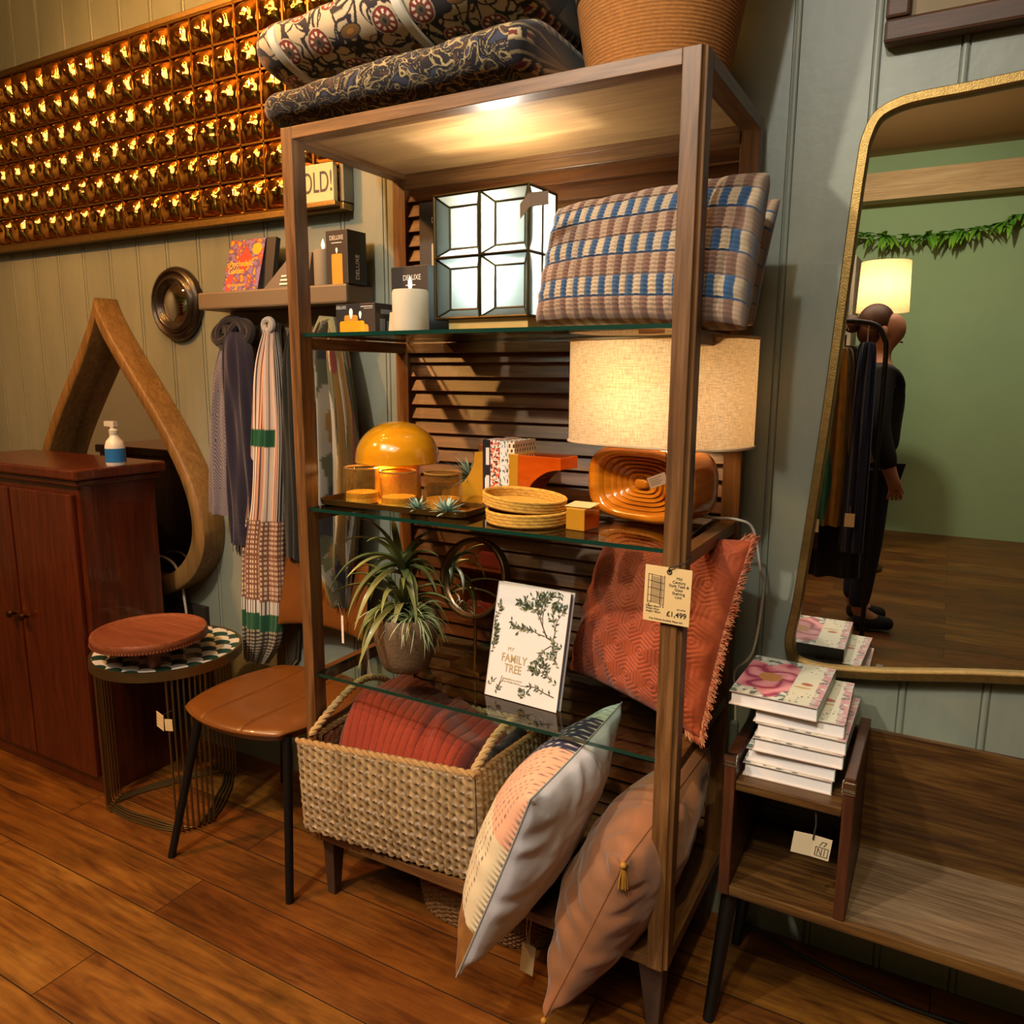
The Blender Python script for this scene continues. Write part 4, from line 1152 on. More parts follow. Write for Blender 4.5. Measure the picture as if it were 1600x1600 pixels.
def wallside(A, Bq, C, Dq, name, inward):
    A, Bq, C, Dq = V(A), V(Bq), V(C), V(Dq)   # bottom A-B, top D-C
    L = (Bq-A).length; Hh = (Dq-A).length
    n_ = (Bq-A).cross(Dq-A).normalized()
    if n_.dot(V(inward)) > 0: n_ = -n_
    nu, nv = int(L/.0030), int(Hh/.0034)
    bul = .010
    def pos(u, v): return A*(1-u)*(1-v)+Bq*u*(1-v)+C*u*v+Dq*(1-u)*v+n_*bul*math.sin(pi*v)*(math.sin(pi*u)**.5)
    mb = MB()
    mb.grid(lambda u, v: pos(u, v)+n_*(weave(u, v, L, Hh)[0]*min(1, 30*min(u, 1-u)+.3)), nu, nv, lambda u, v: weave(u, v, L, Hh)[1])
    mb.grid(lambda u, v: pos(u, v)-n_*(.010+.7*weave(u, v, L, Hh)[0]), nu//2, nv//2, lambda u, v: tuple(q*.9 for q in weave(u, v, L, Hh)[1]))
    # close the edges
    e = [(0, 0), (1, 0), (1, 1), (0, 1)]
    for k in range(4):
        (u0, v0), (u1, v1) = e[k], e[(k+1) % 4]
        mb.poly([pos(u0, v0), pos(u1, v1), pos(u1, v1)-n_*.010, pos(u0, v0)-n_*.010], 0, lin('#6b4f2c'))
    return mb.build(name, SEA, bs, smooth=70)
wallside(BC['FL'], BC['FR'], RC['FR'], RC['FL'], 'front_wall', (0, 1, 0))
wallside(BC['FR'], BC['BR'], RC['BR'], RC['FR'], 'side_wall', (-1, 0, 0))
wallside(BC['BR'], BC['BL'], RC['BL'], RC['BR'], 'back_wall', (0, -1, 0))
LF2 = (.054, -.006, rimz-.002); LB2 = (.052, -.004, botz+.01)
wallside(BC['BL'], LB2, LF2, RC['BL'], 'side_wall', (1, 0, 0))
mb = MB(); mb.poly([(.05, 0, ZB+.012), (.48, .03, ZB+.012), (.50, .31, ZB+.012), (.05, .30, ZB+.012)], 0, lin('#6b4f2c')); mb.poly([(.05, 0, ZB+.004), (.48, .03, ZB+.004), (.50, .31, ZB+.004), (.05, .30, ZB+.004)], 0, lin('#6b4f2c')); mb.build('bottom', SEA, bs)
def twist(path, r0, name, parent, cols=('#a88a5c', '#6f5330'), tw=26):
    P_ = smooth_path(path, 30); L = 0; mb = MB()
    for ph in (0, pi):
        pts_ = []
        L = 0
        for i, p in enumerate(P_):
            if i: L += (P_[i]-P_[i-1]).length
            t_ = (P_[min(i+1, len(P_)-1)]-P_[max(i-1, 0)]).normalized(); a_ = t_.orthogonal().normalized(); a_ = (V((0, 0, 1))-t_*t_.z); a_ = a_.normalized() if a_.length > .1 else t_.orthogonal().normalized(); b_ = t_.cross(a_)
            th = ph+L*tw*2*pi
            pts_.append(p+(a_*math.cos(th)+b_*math.sin(th))*r0*.5)
        mb.tube(pts_, r0*.72, 7, col=mixc(lin(cols[0]), lin(cols[1]), .2 if ph else .35))
    return mb.build(name, SEA, parent, smooth=True)
def mid(a, b, u): return tuple(V(a)*(1-u)+V(b)*u)
for a_, b_ in (('FL', 'FR'), ('FR', 'BR'), ('BR', 'BL')):
    twist([RC[a_], mid(RC[a_], RC[b_], .33), mid(RC[a_], RC[b_], .66), RC[b_]], .0078, 'rim', bs)
twist([RC['BL'], mid(RC['BL'], LF2, .5), LF2], .0078, 'rim', bs)
# hoop handles over the short ends
twist([(.050, -.030, rimz+.004), (.060, .06, rimz+.060), (.064, .15, rimz+.085), (.060, .24, rimz+.055), (.055, .285, rimz)], .0085, 'handle', bs, ('#b39a6c', '#8a6b40'), 30)
twist([(.494, .000, rimz+.014), (.498, .08, rimz+.060), (.503, .16, rimz+.072), (.508, .24, rimz+.05), (.514, .29, rimz+.006)], .0090, 'handle', bs, ('#b39a6c', '#8a6b40'), 30)
# rust throw in the basket
def thr(a, b):
    x = .075+.350*a; y = .012+.255*b
    # a loose fold: rises quickly at the front, sags to the right
    top_ = .555-.075*a**1.5-.02*b
    e = min(1, b/.42); z_ = .395+(top_-.395)*math.sin(pi/2*e)**.8
    e2 = min(1, (1-a)/.10)
    z_ -= (1-math.sqrt(max(0, 1-(1-e2)**2)))*.10
    e3 = min(1, a/.12); z_ -= (1-math.sqrt(max(0, 1-(1-e3)**2)))*.08
    z_ += .016*nz(a*3, b*3, 4)-.022*sm(.55, .9, a)*b+.014*math.exp(-((a-.80+.25*b)/.06)**2)*sm(0, .5, b)-.018*math.exp(-((a-.72+.2*b)/.05)**2)*sm(.05, .3, b)
    c_ = a*17+1.6*b+.5*nz(a*2, b*2, 1); z_ += .0042*abs(math.sin(pi*c_))**.45
    return (x+.030*b*(a-.3), y, z_)
def thc(a, b):
    c_ = a*17+1.6*b+.5*nz(a*2, b*2, 1); s_ = abs(math.sin(pi*c_))
    k = .92+.14*nz(a*60, b*40, 2)
    return tuple(q*k for q in lin('#85301c')) if s_ > .10 else lin('#34160f')
mb = MB(); mb.grid(thr, 260, 120, thc)
mb.grid(lambda a, b: (thr(a, b)[0], thr(a, b)[1], min(.30, thr(a, b)[2]-.02)), 20, 10, lambda a, b: lin('#85301c'))
mb.build('throw_blanket', colmat('quilted rust cotton', .92, .25, 700, .2), smooth=True, loc=(.27, .15, .3), tag=('rust red quilted throw folded inside the braided basket', 'throw'))
mb = MB(); mb.grid(lambda a, b: (.455+.035*a-.01*b, .05+.22*b, .40+.075*math.sin(pi*a)**.5+.01*nz(a*3, b*6)), 12, 30, lambda a, b: lin('#231d1b')); mb.grid(lambda a, b: (.455+.035*a-.01*b, .05+.22*b, .30), 4, 4, lambda a, b: lin('#231d1b'))
mb.build('throw_blanket', bpy.data.materials['quilted rust cotton'], smooth=True, loc=(.47, .15, .3), tag=('dark folded cloth tucked beside the rust throw, right end of basket', 'throw'))
# wicker hamper lying under the unit
WK = colmat('dark wicker', .7, .2, 500)
mb = MB()
def wk(a, b):
    th = 2*pi*a; c_, s_ = oval(th, 3.2); k = b
    d = .0025*math.sin(b*22*pi*1.0)*math.copysign(1, math.sin(a*2*pi*44))+.001*math.sin(b*60*pi)
    sx_, sy_ = .185+.02*k+d, .125+.018*k+d
    return (.430+c_*sx_, .215+s_*sy_, .004+.135*b)
mb.grid(wk, 300, 80, lambda a, b: tuple(q*(.7+.5*hsh(int(a*88), int(b*22))) for q in lin('#6d4a26')), wu=True)
mb.grid(lambda a, b: (.430+oval(2*pi*a, 3.2)[0]*.185*b, .215+oval(2*pi*a, 3.2)[1]*.125*b, .004), 60, 4, lambda a, b: lin('#4c341c'), wu=True)
wkb = thing('wicker_basket', 'low brown wicker basket on the floor under the shelving unit', 'basket', (.43, .215, 0))
mb.build('woven_body', WK, wkb, smooth=60)
mb = MB(); mb.tube([(.430+oval(2*pi*k/60, 3.2)[0]*.205, .215+oval(2*pi*k/60, 3.2)[1]*.143, .142) for k in range(60)], .008, 8, closed=True, col=lin('#5c3e20')); mb.build('rim', WK, wkb, smooth=True)
# ---------------------------------------------------------------- left side of the wall
# panel of pillowed amber mirror tiles
pa = thing('tile_panel', 'large wall panel of pillowed amber mirror tiles in brass grid', 'wall panel', (-1.0, YW, 1.78))
TILE = plain('amber mirror glass', '#e2a850', .08, 1., .15, 20)
PT = .094; px1 = -.193; ncol = 19; pz0 = 1.797; ph = .0957; nrw = 6
px0 = px1-ncol*PT
mb = MB()
def tilez(u, v, i, j):
    """a soft pillow with a round dished lens in the middle"""
    e = max(0., (1-(2*u-1)**4)*(1-(2*v-1)**4))
    rr = math.hypot((2*u-1)+.10*(hsh(i, j)-.5), (2*v-1)+.10*(hsh(i, j, 2)-.5))
    rip = .0022*nz(u*3+i*7, v*3+j*5, 1)+.0012*nz(u*7+i*3, v*7+j*9, 4)
    return .030*max(0, 1-rr*rr/2)*e**.55-.012*math.exp(-(rr/.46)**2)+.010*math.exp(-(rr/.22)**2)+rip*e*1.5
for i in range(ncol):
    for j in range(nrw):
        x0, z0 = px0+i*PT, pz0+j*ph
        g = .0028
        mb.grid(lambda a, b: (x0+g+(PT-2*g)*a, .424-tilez(a, b, i, j), z0+g+(ph-2*g)*b), 16, 16)
mb.build('mirror_tile', TILE, pa, smooth=80)
mb = MB()
for i in range(ncol+1): mb.box(px0+i*PT-.0028, px0+i*PT+.0028, .417, .428, pz0, pz0+nrw*ph)
for j in range(nrw+1): mb.box(px0, px1, .417, .428, pz0+j*ph-.0028, pz0+j*ph+.0028)
mb.build('brass_grid', BRASS, pa)
mb = MB(); mb.box(px0-.012, px1+.012, .416, .456, pz0-.022, pz0-.0028); mb.box(px0-.012, px1+.012, .416, .456, pz0+nrw*ph+.0028, pz0+nrw*ph+.02)
mb.build('frame_rail', GOLD, pa, bevel=.002)
mb = MB(); mb.box(px1+.0028, px1+.014, .416, .456, pz0-.0, pz0+nrw*ph); mb.box(px0-.014, px0-.0028, .416, .456, pz0, pz0+nrw*ph); mb.box(px0, px1, .43, .456, pz0, pz0+nrw*ph)
mb.build('backing', plain('grey panel edge', '#6f6a58', .5), pa)
so = thing('sold_sign', 'cream sign reading SOLD! fixed at the lower right corner of tile panel', 'sign', (-.30, .40, 1.80))
mb = MB(); mb.box(-.372, -.198, .396, .413, 1.796, 1.896); mb.build('board', plain('cream sign board', '#c9b688', .7, var=.05), so, bevel=.002)
text('lettering', 'SOLD!', .078, Matrix.Translation(V((-.267, .3954, 1.845))) @ Matrix.Rotation(pi/2, 4, 'X'), plain('grey print', '#4a443e', .8, var=0), so, .0004, sx=.62)
mb = MB(); mb.box(-.377, -.193, .393, .416, 1.783, 1.7955); mb.build('ledge', GOLD, so, bevel=.002)
# convex mirror
cm = thing('convex_mirror', 'small round convex mirror in a stepped dark frame on the wall', 'mirror', (-.935, YW, 1.55))
DKF = plain('dark bronze lacquer', '#1a120c', .35, .0, .35, 40, coat=.25)
c = (-.935, YW, 1.552); mb = MB()
P_ = [(.118, -.001), (.120, .012), (.113, .024), (.104, .028), (.099, .024), (.096, .021), (.091, .028), (.083, .034), (.076, .033), (.072, .026), (.067, .022), (.064, .018)]
mb.lathe(P_+[(.064, -.001), (.118, -.001)], 72, c=c, axis='y'); mb.build('frame', DKF, cm, smooth=60)
mb = MB(); mb.lathe([(0, .034), (.016, .0333), (.032, .031), (.048, .027), (.058, .0225), (.0645, .019), (.0645, .001), (0, .001)], 64, c=c, axis='y'); mb.build('mirror_glass', MIRROR, cm, smooth=60)
# floating coat shelf
ws = thing('coat_shelf', 'taupe wall shelf with pegs below, holding book and candles', 'shelf', (-.40, YW, 1.515))
SHM = plain('taupe paint', '#6a5c48', .5, var=.04)
MB().box(-.703, -.116, .340, YW+.002, 1.517, 1.568).build('board', SHM, ws, bevel=.006)
MB().box(-.655, -.150, .428, YW+.002, 1.41, 1.517).build('peg_rail', SHM, ws, bevel=.002)
PEGX = [-.640, -.545, -.445, -.345, -.245, -.175]
for x in PEGX:
    mb = MB(); mb.lathe([(0, 0), (.009, 0), (.008, .035), (.011, .042), (.017, .046), (.018, .052), (.015, .057), (0, .058)], 24, c=(x, .428, 1.462), axis='y')
    mb.build('peg', plain('dark peg', '#3a322a', .5) if 'dark peg' not in bpy.data.materials else bpy.data.materials['dark peg'], ws, smooth=50)
# things standing on it
TB_ = frame((-.612, .358, 1.569), (1, .02, 0), (.28, .30, 1))
b1 = thing('book', 'red and purple gardening book leaning on the wall shelf', 'book', (-.54, .38, 1.568))
def psy(a, b):
    x, y = a*1.0, b*1.35
    v = nz(x*5, y*5, 1); w_ = nz(x*9+4, y*9, 2); q = nz(x*4+9, y*4, 7)
    c_ = lin('#5c4668')
    if v > .2: c_ = lin('#93402a')
    if w_ > .12: c_ = lin('#7d628c')
    if q > .30: c_ = lin('#a8433a')
    if w_ < -.30: c_ = lin('#b58426')
    d = math.hypot(x-.80, (y-1.08)*.85)
    if d < .13: c_ = lin('#c99a1c')
    d2 = abs(x-.5)+abs(y-.8)*.5
    if d2 < .20: c_ = lin('#b03c2a')
    if .09 < b < .15 and .12 < a < .62: c_ = lin('#b89a4c') if int(b*90) % 2 else lin('#8f4a2c')
    return c_
bw2, bh2 = .143, .158
mb = MB(TB_); mb.grid(lambda a, b: (a*bw2, b*bh2, .0005), 70, 80, psy); mb.box(0, bw2, 0, bh2, -.020, -.0178, 0, lin('#5a3a50')); mb.build('cover', COLP, b1)
mb = MB(TB_); mb.box(0.001, bw2-.003, .002, bh2-.002, -.0178, 0); mb.build('pages', plain('grey pages', '#5e5d62', .8), b1)
YEL = plain('yellow title print', '#dca83a', .6, var=0)
text('title', 'Psychedelic\nGarden', .026, TB_ @ Matrix.Translation(V((.012, .072, .0010))), YEL, b1, .0003, align='LEFT', sx=.80, bold=.0004, lh=.85)
mb = MB(frame((-.575, .376, 1.569), (1, .02, 0), (.26, .20, 1))); mb.box(.0, .143, 0, .155, -.018, 0)
mb.build('book', plain('black book cloth', '#17151a', .5), loc=(-.5, .39, 1.568), tag=('black book standing directly behind the red and purple gardening book', 'book'))
mb = MB(); mb.hexa([(-.435, .352, 1.5685), (-.265, .352, 1.5685), (-.265, .43, 1.5685), (-.435, .43, 1.5685)], [(-.360, .385, 1.658), (-.275, .385, 1.664), (-.275, .40, 1.664), (-.36, .40, 1.658)])
cs = thing('card_stand', 'grey wedge shaped card stand on wall shelf, between book and grey candle', 'stand', (-.35, .39, 1.568))
mb.build('wedge', plain('grey brown card', '#5d5246', .7), cs)
mb = MB(frame((-.402, .3515, 1.572), (1, 0, 0), (.0, .36, 1))); 
for k in range(3): mb.box(.03, .062-.006*k, .004+.012*k, .0095+.012*k, .001, .0014)
mb.build('lettering', WHITETXT, cs)
candle('pillar_candle', 'tall grey pillar candle on the wall shelf beside a dark candle box', -.233, .385, 1.568, .027, .098, IVORYG)
b, Fr, Sd, T = carton('tall dark candle box printed with an amber candle, on the wall shelf', -.150, .385, 1.568, .077, .075, .139, -.02, G1)
text('lettering', 'DELUXE', .0165, Fr @ Matrix.Translation(V((0, .119, .0006))), WHITETXT, b, .0002, sx=.82)
mb = MB(Fr); mb.box(-.018, .018, .1055, .1075, .0004, .0008); mb.build('lettering', WHITETXT, b)
mb = MB(Fr); pcandle(mb, -.019, .019, .0, .078); mb.build('printed_candle', ORW, b)
mb = MB(Fr); pflame(mb, 0, .079, .015); mb.build('printed_flame', FLP, b)
text('lettering', 'DELUXE', .020, Sd @ Matrix.Translation(V((0, .045, .0006))) @ Matrix.Rotation(pi/2, 4, 'Z'), WHITETXT, b, .0002, sx=.9)
# scarves on the pegs
CLOTH = colmat('woven scarf', .95, .25, 700, .2)
def scarf_mesh(mb, ctrl, colf, seed, folds=7, amp=.010, nu=140, nv=140, m=0):
    """a hanging length: ctrl rows are (z, x, y, half width, half depth)"""
    def at(v):
        f = v*(len(ctrl)-1); i = min(int(f), len(ctrl)-2); u = f-i
        a, b, c_, d = ctrl[max(i-1, 0)], ctrl[i], ctrl[i+1], ctrl[min(i+2, len(ctrl)-1)]
        return [.5*((2*b[k])+(c_[k]-a[k])*u+(2*a[k]-5*b[k]+4*c_[k]-d[k])*u*u+(3*b[k]-a[k]-3*c_[k]+d[k])*u**3) for k in range(5)]
    def fn(a, b):
        z, x, y, w_, d = at(b)
        th = 2*pi*a; c_, s_ = math.cos(th), math.sin(th)
        fl = amp*min(1, w_/.03)*(math.sin(folds*th+2*nz(seed, b*3, 1))+.5*math.sin(folds*1.7*th+seed+3*nz(seed+4, b*2)))
        return (x+w_*c_, y+(d+fl)*s_ if abs(s_) > .02 else y, z+(.008*nz(a*20, seed) if b > .995 else 0))
    mb.grid(fn, nu, nv, lambda a, b: colf(a, b), wu=True, m=m)
    e0 = [mb.P(fn(k/nu, 1.), colf(k/nu, 1.)) for k in range(nu)]; mb.F(e0, m)
    e1 = [mb.P(fn(k/nu, 0.), colf(k/nu, 0.)) for k in range(nu)]; mb.F(e1, m)
    return fn
def loopover(mb, x, z, r, c_, y=.40):
    mb.tube([(x+r*math.cos(a), y-.012+.02*math.sin(a)*.4, z-.010+r*.8*math.sin(a)) for a in [k*2*pi/20 for k in range(20)]], .015, 8, col=c_, closed=True)
GSC = 'scarves hanging from the coat shelf'
NAVY = lin('#1c1a2c')
def chk(a, b):
    if a > .49 or .06 > a: pass
    k = (int(a*110) % 2) ^ (int(b*150) % 2)
    return lin('#77727a') if k else lin('#3b3742')
def nav(a, b):
    k = .85+.3*((int(a*160) % 2) ^ (int(b*200) % 2))
    if b > .86 and (int(b*60) % 3 == 0): k *= 1.3
    return tuple(q*k for q in NAVY)
sc = thing('scarf', 'navy wool scarf with grey checked back on the coat shelf, left of the striped one', 'scarf', (-.60, .40, .77), GSC)
mb = MB(); scarf_mesh(mb, [(1.44, -.610, .392, .030, .020), (1.36, -.632, .385, .048, .028), (1.20, -.655, .378, .060, .030), (1.0, -.668, .376, .068, .032), (.885, -.676, .376, .070, .030)], chk, 1., 6, .006); mb.build('checked_end', CLOTH, sc, smooth=True)
mb = MB(); scarf_mesh(mb, [(1.45, -.575, .368, .036, .022), (1.38, -.562, .358, .056, .030), (1.20, -.560, .356, .062, .032), (1.0, -.564, .356, .064, .032), (.80, -.570, .360, .062, .028)], nav, 2., 6, .008)
r = random.Random(4)
for k in range(70):
    x = -.630+.118*k/69; mb.tube([(x, .352+.02*hsh(k, 1), .806), (x+r.uniform(-.003, .003), .352+.02*hsh(k, 1), .80-r.uniform(.028, .045))], .0013, 4, col=NAVY)
mb.build('navy_end', CLOTH, sc, smooth=True)
mb = MB(); 
for x_, r_ in ((-.640, .030), (-.560, .042), (-.600, .055)): loopover(mb, x_, 1.455, r_, lin('#17151b'), .385)
mb.build('looped_folds', CLOTH, sc, smooth=True)
def strp(a, b):
    z = b
    grn = lin('#0f4a30')
    if .365 < z < .40 and .5 < a < .86: return grn
    if z < .55:
        s_ = (a*46) % 1
        if .885 < a or a < .5: return lin('#b5b0aa') if s_ < .35 else lin('#23262c')
        return lin('#33272a') if s_ < .22 else (lin('#b98e78') if (a*7) % 1 < .35 else lin('#cdbcae'))
    if z < .765:
        k1 = int(a*120) % 2; k2 = int(b*150) % 2
        return lin('#cdb9a0') if (k1 and k2) else (lin('#6f4b3a') if a > .60 else lin('#3a2f31'))
    if z < .80: return lin('#c9c6c0') if (a*60) % 1 < .6 else lin('#3a3a3d')
    if z < .845: return grn
    k1 = int(a*100) % 2; k2 = int(b*150) % 2
    return lin('#a49c86') if (k1 and k2) else (lin('#4f4a40') if k2 else lin('#2d2b28'))
mb = MB(); scarf_mesh(mb, [(1.475, -.445, .392, .020, .018), (1.43, -.446, .384, .026, .022), (1.33, -.448, .372, .052, .030), (1.15, -.452, .366, .066, .034), (.95, -.472, .364, .070, .036), (.80, -.500, .364, .082, .036), (.65, -.512, .364, .088, .034), (.50, -.530, .364, .080, .028), (.415, -.560, .366, .050, .022)], strp, 6., 9, .009, 320, 300)
mb.tube([(-.445+.018*math.cos(a), .374, 1.468+.016*math.sin(a)) for a in [k*2*pi/16 for k in range(16)]], .010, 8, col=lin('#8a8a88'), closed=True)
mb.build('scarf', CLOTH, smooth=True, loc=(-.46, .37, .42), tag=('long pink and grey striped scarf with green bands hanging to the chair', 'scarf', GSC))
def dkc(a, b):
    k = .8+.35*((int(a*90) % 2) ^ (int(b*170) % 2))
    return tuple(q*k for q in lin('#151a18'))
mb = MB(); scarf_mesh(mb, [(1.465, -.345, .392, .022, .018), (1.35, -.345, .380, .050, .026), (1.1, -.340, .374, .062, .030), (.78, -.345, .374, .064, .028)], dkc, 9., 7, .008)
mb.build('scarf', CLOTH, smooth=True, loc=(-.345, .38, .78), tag=('plain black green scarf hanging behind the front left post', 'scarf', GSC))
def camo(a, b):
    v = nz(a*22, b*4.5, 3); w_ = nz(a*26+5, b*5, 6); q = nz(a*18+2, b*6, 9)
    c_ = lin('#4a4d38')
    if v > .15: c_ = lin('#8b887a')
    if v < -.22: c_ = lin('#26272f')
    if w_ > .24: c_ = lin('#7a5c26')
    if w_ < -.30: c_ = lin('#8b8b86')
    if q > .46: c_ = lin('#6a3022')
    if q < -.36: c_ = lin('#5c5a3c')
    return c_
mb = MB(); scarf_mesh(mb, [(1.47, -.215, .390, .026, .02), (1.38, -.215, .372, .058, .030), (1.20, -.205, .362, .084, .034), (1.0, -.205, .360, .090, .036), (.84, -.215, .362, .082, .034), (.74, -.205, .364, .055, .026), (.655, -.190, .368, .028, .016)], camo, 13., 11, .019, 260, 220)
mb.tube([(-.245, .362, 1.44), (-.232, .372, 1.478), (-.20, .375, 1.475), (-.185, .366, 1.43)], .014, 8, col=lin('#6f7257'))
mb.build('scarf', CLOTH, smooth=True, loc=(-.2, .37, .66), tag=('olive, ochre and grey patterned crinkled scarf seen between the left posts', 'scarf', GSC))
mb = MB(frame((-.278, .322, .728), (1, 0, 0), (0, 0, 1))); mb.box(-.013, .013, -.02, .02, 0, .001); mb.build('scarf_tag', WHITEC, loc=(-.278, .322, .72), tag=('small white tag pinned low on the patterned crinkled scarf', 'tag'))
mb = MB(frame((-.165, .335, .595), (1, 0, 0), (.05, 0, 1))); mb.box(-.004, .004, -.042, .042, 0, .001); mb.tube([(0, .042, 0), (.004, .085, .02)], .0008, 5); mb.build('scarf_tag', WHITEC, loc=(-.165, .335, .6), tag=('narrow white label strip dangling under the patterned crinkled scarf', 'tag'))
# teardrop mirror leaning on the wall
td = thing('teardrop_mirror', 'large teardrop mirror in a deep pale wooden frame, beside the red brown cabinet', 'mirror', (-1.2, .42, .5))
def tear(k, s_=1., n=120):
    """outline round from the tip, clockwise"""
    u = k/n; th = 2*pi*u
    x = .70*math.sin(th)*math.sin(th/2)**1.7
    z = .525*math.cos(th)
    return (-1.258+x*s_, 1.055+(z+.06)*s_-.06)
mbf = MB(); n = 120
rings = []
for s_, y in ((1.0, .456), (1.0, .372), (.985, .366), (.895, .366), (.88, .372), (.86, .452)):
    rings.append([mbf.P((tear(k, s_)[0], y, tear(k, s_)[1])) for k in range(n)])
for A_, B_ in zip(rings, rings[1:]):
    for k in range(n): mbf.F((A_[k], A_[(k+1) % n], B_[(k+1) % n], B_[k]))
mbf.build('frame', wood('pale worn oak', [(.3, '#56401f'), (.5, '#725730'), (.7, '#8a7042')], 'z', 1.2, .5), td, smooth=50)
mb = MB(); mb.poly([(tear(k, .87)[0], .446, tear(k, .87)[1]) for k in range(n)]); mb.build('mirror_glass', MIRROR, td)
# red-brown cabinet
CH = wood('red mahogany', [(.3, '#2c0e05'), (.5, '#471b0b'), (.7, '#5c2812')], 'z', 1., .3, .3)
lc = thing('tall_cabinet', 'tall red brown wooden cabinet at the left, holding a spray bottle', 'cabinet', (-1.25, .17, 0))
MB().box(-1.62, -.915, .045, .30, .0, 1.015).build('carcass', CH, lc, bevel=.004)
MB().box(-1.64, -.885, .020, .325, 1.015, 1.047).build('top', CH, lc, bevel=.006)
MB().box(-1.63, -.900, .032, .313, .995, 1.015).build('cornice', CH, lc, bevel=.005)
for x0, x1, lab in ((-1.60, -1.27, -1.30), (-1.262, -.935, -1.232)):
    d = MB().box(x0, x1, .030, .045, .06, .97).build('door', CH, lc, bevel=.003)
    mb = MB(); mb.lathe([(0, 0), (.006, 0), (.006, .012), (.013, .018), (.012, .026), (0, .028)], 16, c=(lab, .030, .55), axis='y'); mb.build('knob', BRASSD, d, smooth=50)
sb = thing('spray_bottle', 'small white and blue spray bottle on top of the red brown cabinet', 'bottle', (-.912, .17, 1.047))
c = (-.912, .17, 0)
MB().lathe([(0, 1.047), (.027, 1.047), (.029, 1.052), (.029, 1.105), (.024, 1.122), (.013, 1.135), (.012, 1.142), (0, 1.142)], 28, c=c).build('body', plain('white plastic', '#c9c9c6', .35, var=.02), sb, smooth=50)
MB().lathe([(.0294, 1.058), (.0296, 1.058), (.0296, 1.100), (.0294, 1.100)], 28, c=c).build('blue_label', plain('blue label', '#1f63a8', .4, var=.1), sb, smooth=50)
mb = MB(); mb.lathe([(0, 1.142), (.013, 1.142), (.014, 1.155), (.009, 1.160), (.009, 1.175), (0, 1.178)], 20, c=c); mb.box(c[0]-.035, c[0]+.012, .163, .177, 1.166, 1.182); mb.build('spray_head', plain('clear plastic', '#b9bcb8', .3, var=.02), sb, smooth=40)
# wall adapter with a white flex
ad = thing('plug_adapter', 'black plug adapter with a pale curved flex under the teardrop mirror', 'plug', (-.93, YW, .42))
MB().box(-.972, -.915, .405, YW+.002, .392, .428).build('adapter', plain('black plastic', '#17130f', .4, var=0), ad, bevel=.005)
mb = MB(); mb.tube(smooth_path([(-.945, .425, .43), (-.945, .410, .47), (-.945, .405, .53), (-.965, .41, .61), (-1.0, .415, .665), (-1.06, .41, .69), (-1.14, .40, .68)]), .0045, 8); mb.build('flex', CORDW, ad, smooth=True)
mb = MB(); mb.box(-1.08, -.89, .440, YW+.001, .18, .52); mb.build('dark_rectangle', plain('dark brown matt', '#2b231b', .6), loc=(-.98, .45, .18), tag=('dark rectangle on the wall behind the plug adapter', 'board'))  # thin dark rectangle set flat on the wall
# round table with scale tiles
rt = thing('side_table', 'round side table with green and white scale top on brass wires', 'table', (-.695, .125, 0))
TC = (-.690, .138)
def scale(a, b):
    x, y = (a-.5)*.42, (b-.5)*.42
    s_ = .060; ang = -.15
    X = (x*math.cos(ang)-y*math.sin(ang))/s_; Y = (x*math.sin(ang)+y*math.cos(ang))/(s_*.5)
    # fans overlap row upon row; the row in front wins
    best = None
    for j in range(math.floor(Y)-2, math.floor(Y)+2):
        off = .5*(j % 2); i = math.floor(X+off)
        cx = i+.5-off
        if math.hypot(X-cx, (Y-j)*.5) < .5 and Y >= j: best = (i, j); break
    if best is None:
        j = math.floor(Y)-1; off = .5*(j % 2); best = (math.floor(X+off), j)
    return lin('#16352a') if best[1] % 2 else lin('#c3beb2')
R_ = .214
TOPM = colmat('inlaid scales', .25, 0, 1, 0, .3)
mb = MB()
# disc made of a fine square lattice mapped to the circle
def disc(a, b):
    x, y = 2*a-1, 2*b-1
    return x*math.sqrt(1-y*y/2)*R_*.965, y*math.sqrt(1-x*x/2)*R_*.965
mb.grid(lambda a, b: (TC[0]+disc(a, b)[0], TC[1]+disc(a, b)[1], .506), 240, 240, lambda a, b: scale(disc(a, b)[0]/.42+.5, disc(a, b)[1]/.42+.5))
mb.lathe([(R_*.962, .506), (R_*.962, .497), (0, .497)], 80, c=(TC[0], TC[1], 0), col=lin('#5a4a30'))
mb.build('inlaid_top', TOPM, rt)
BRW = plain('satin brass wire', '#7d6a45', .35, .9, .1)
mb = MB(); mb.lathe([(R_*.964, .497), (R_*.964, .508), (R_, .508), (R_+.001, .480), (R_-.004, .478), (R_-.008, .497), (R_*.964, .497)], 80, c=(TC[0], TC[1], 0)); mb.build('rim', BRW, rt, smooth=40)
def polar(a, r_, z): return (TC[0]+r_*math.cos(a), TC[1]+r_*math.sin(a), z)
for a0 in (-.42, pi*2/3-.42, pi*4/3-.42):
    mb = MB(); a1 = a0+pi*2/3
    for k in range(4):
        aa = a0+.04+.075*k; ab = a1-.04-.075*k
        r_ = R_-.012
        p = [polar(aa, r_, .482), polar(aa, r_, .03), polar(aa, r_*.985, .012), polar(aa, r_*.93, .005)]
        nn = 14
        for q in range(1, nn):
            u = q/nn; a_ = aa+(ab-aa)*u; dip = r_*(.93-(.38-.06*k)*math.sin(pi*u)**.8)
            p.append(polar(a_, dip, .0045+.0*k))
        p += [polar(ab, r_*.93, .005), polar(ab, r_*.985, .012), polar(ab, r_, .03), polar(ab, r_, .482)]
        mb.tube(p, .0032, 7)
    mb.build('wire_legs', BRW, rt, smooth=True)
cs_ = thing('cake_stand', 'round reddish wooden cake stand with beaded edge on the scale topped table', 'cake stand', (-.66, .062, .506))
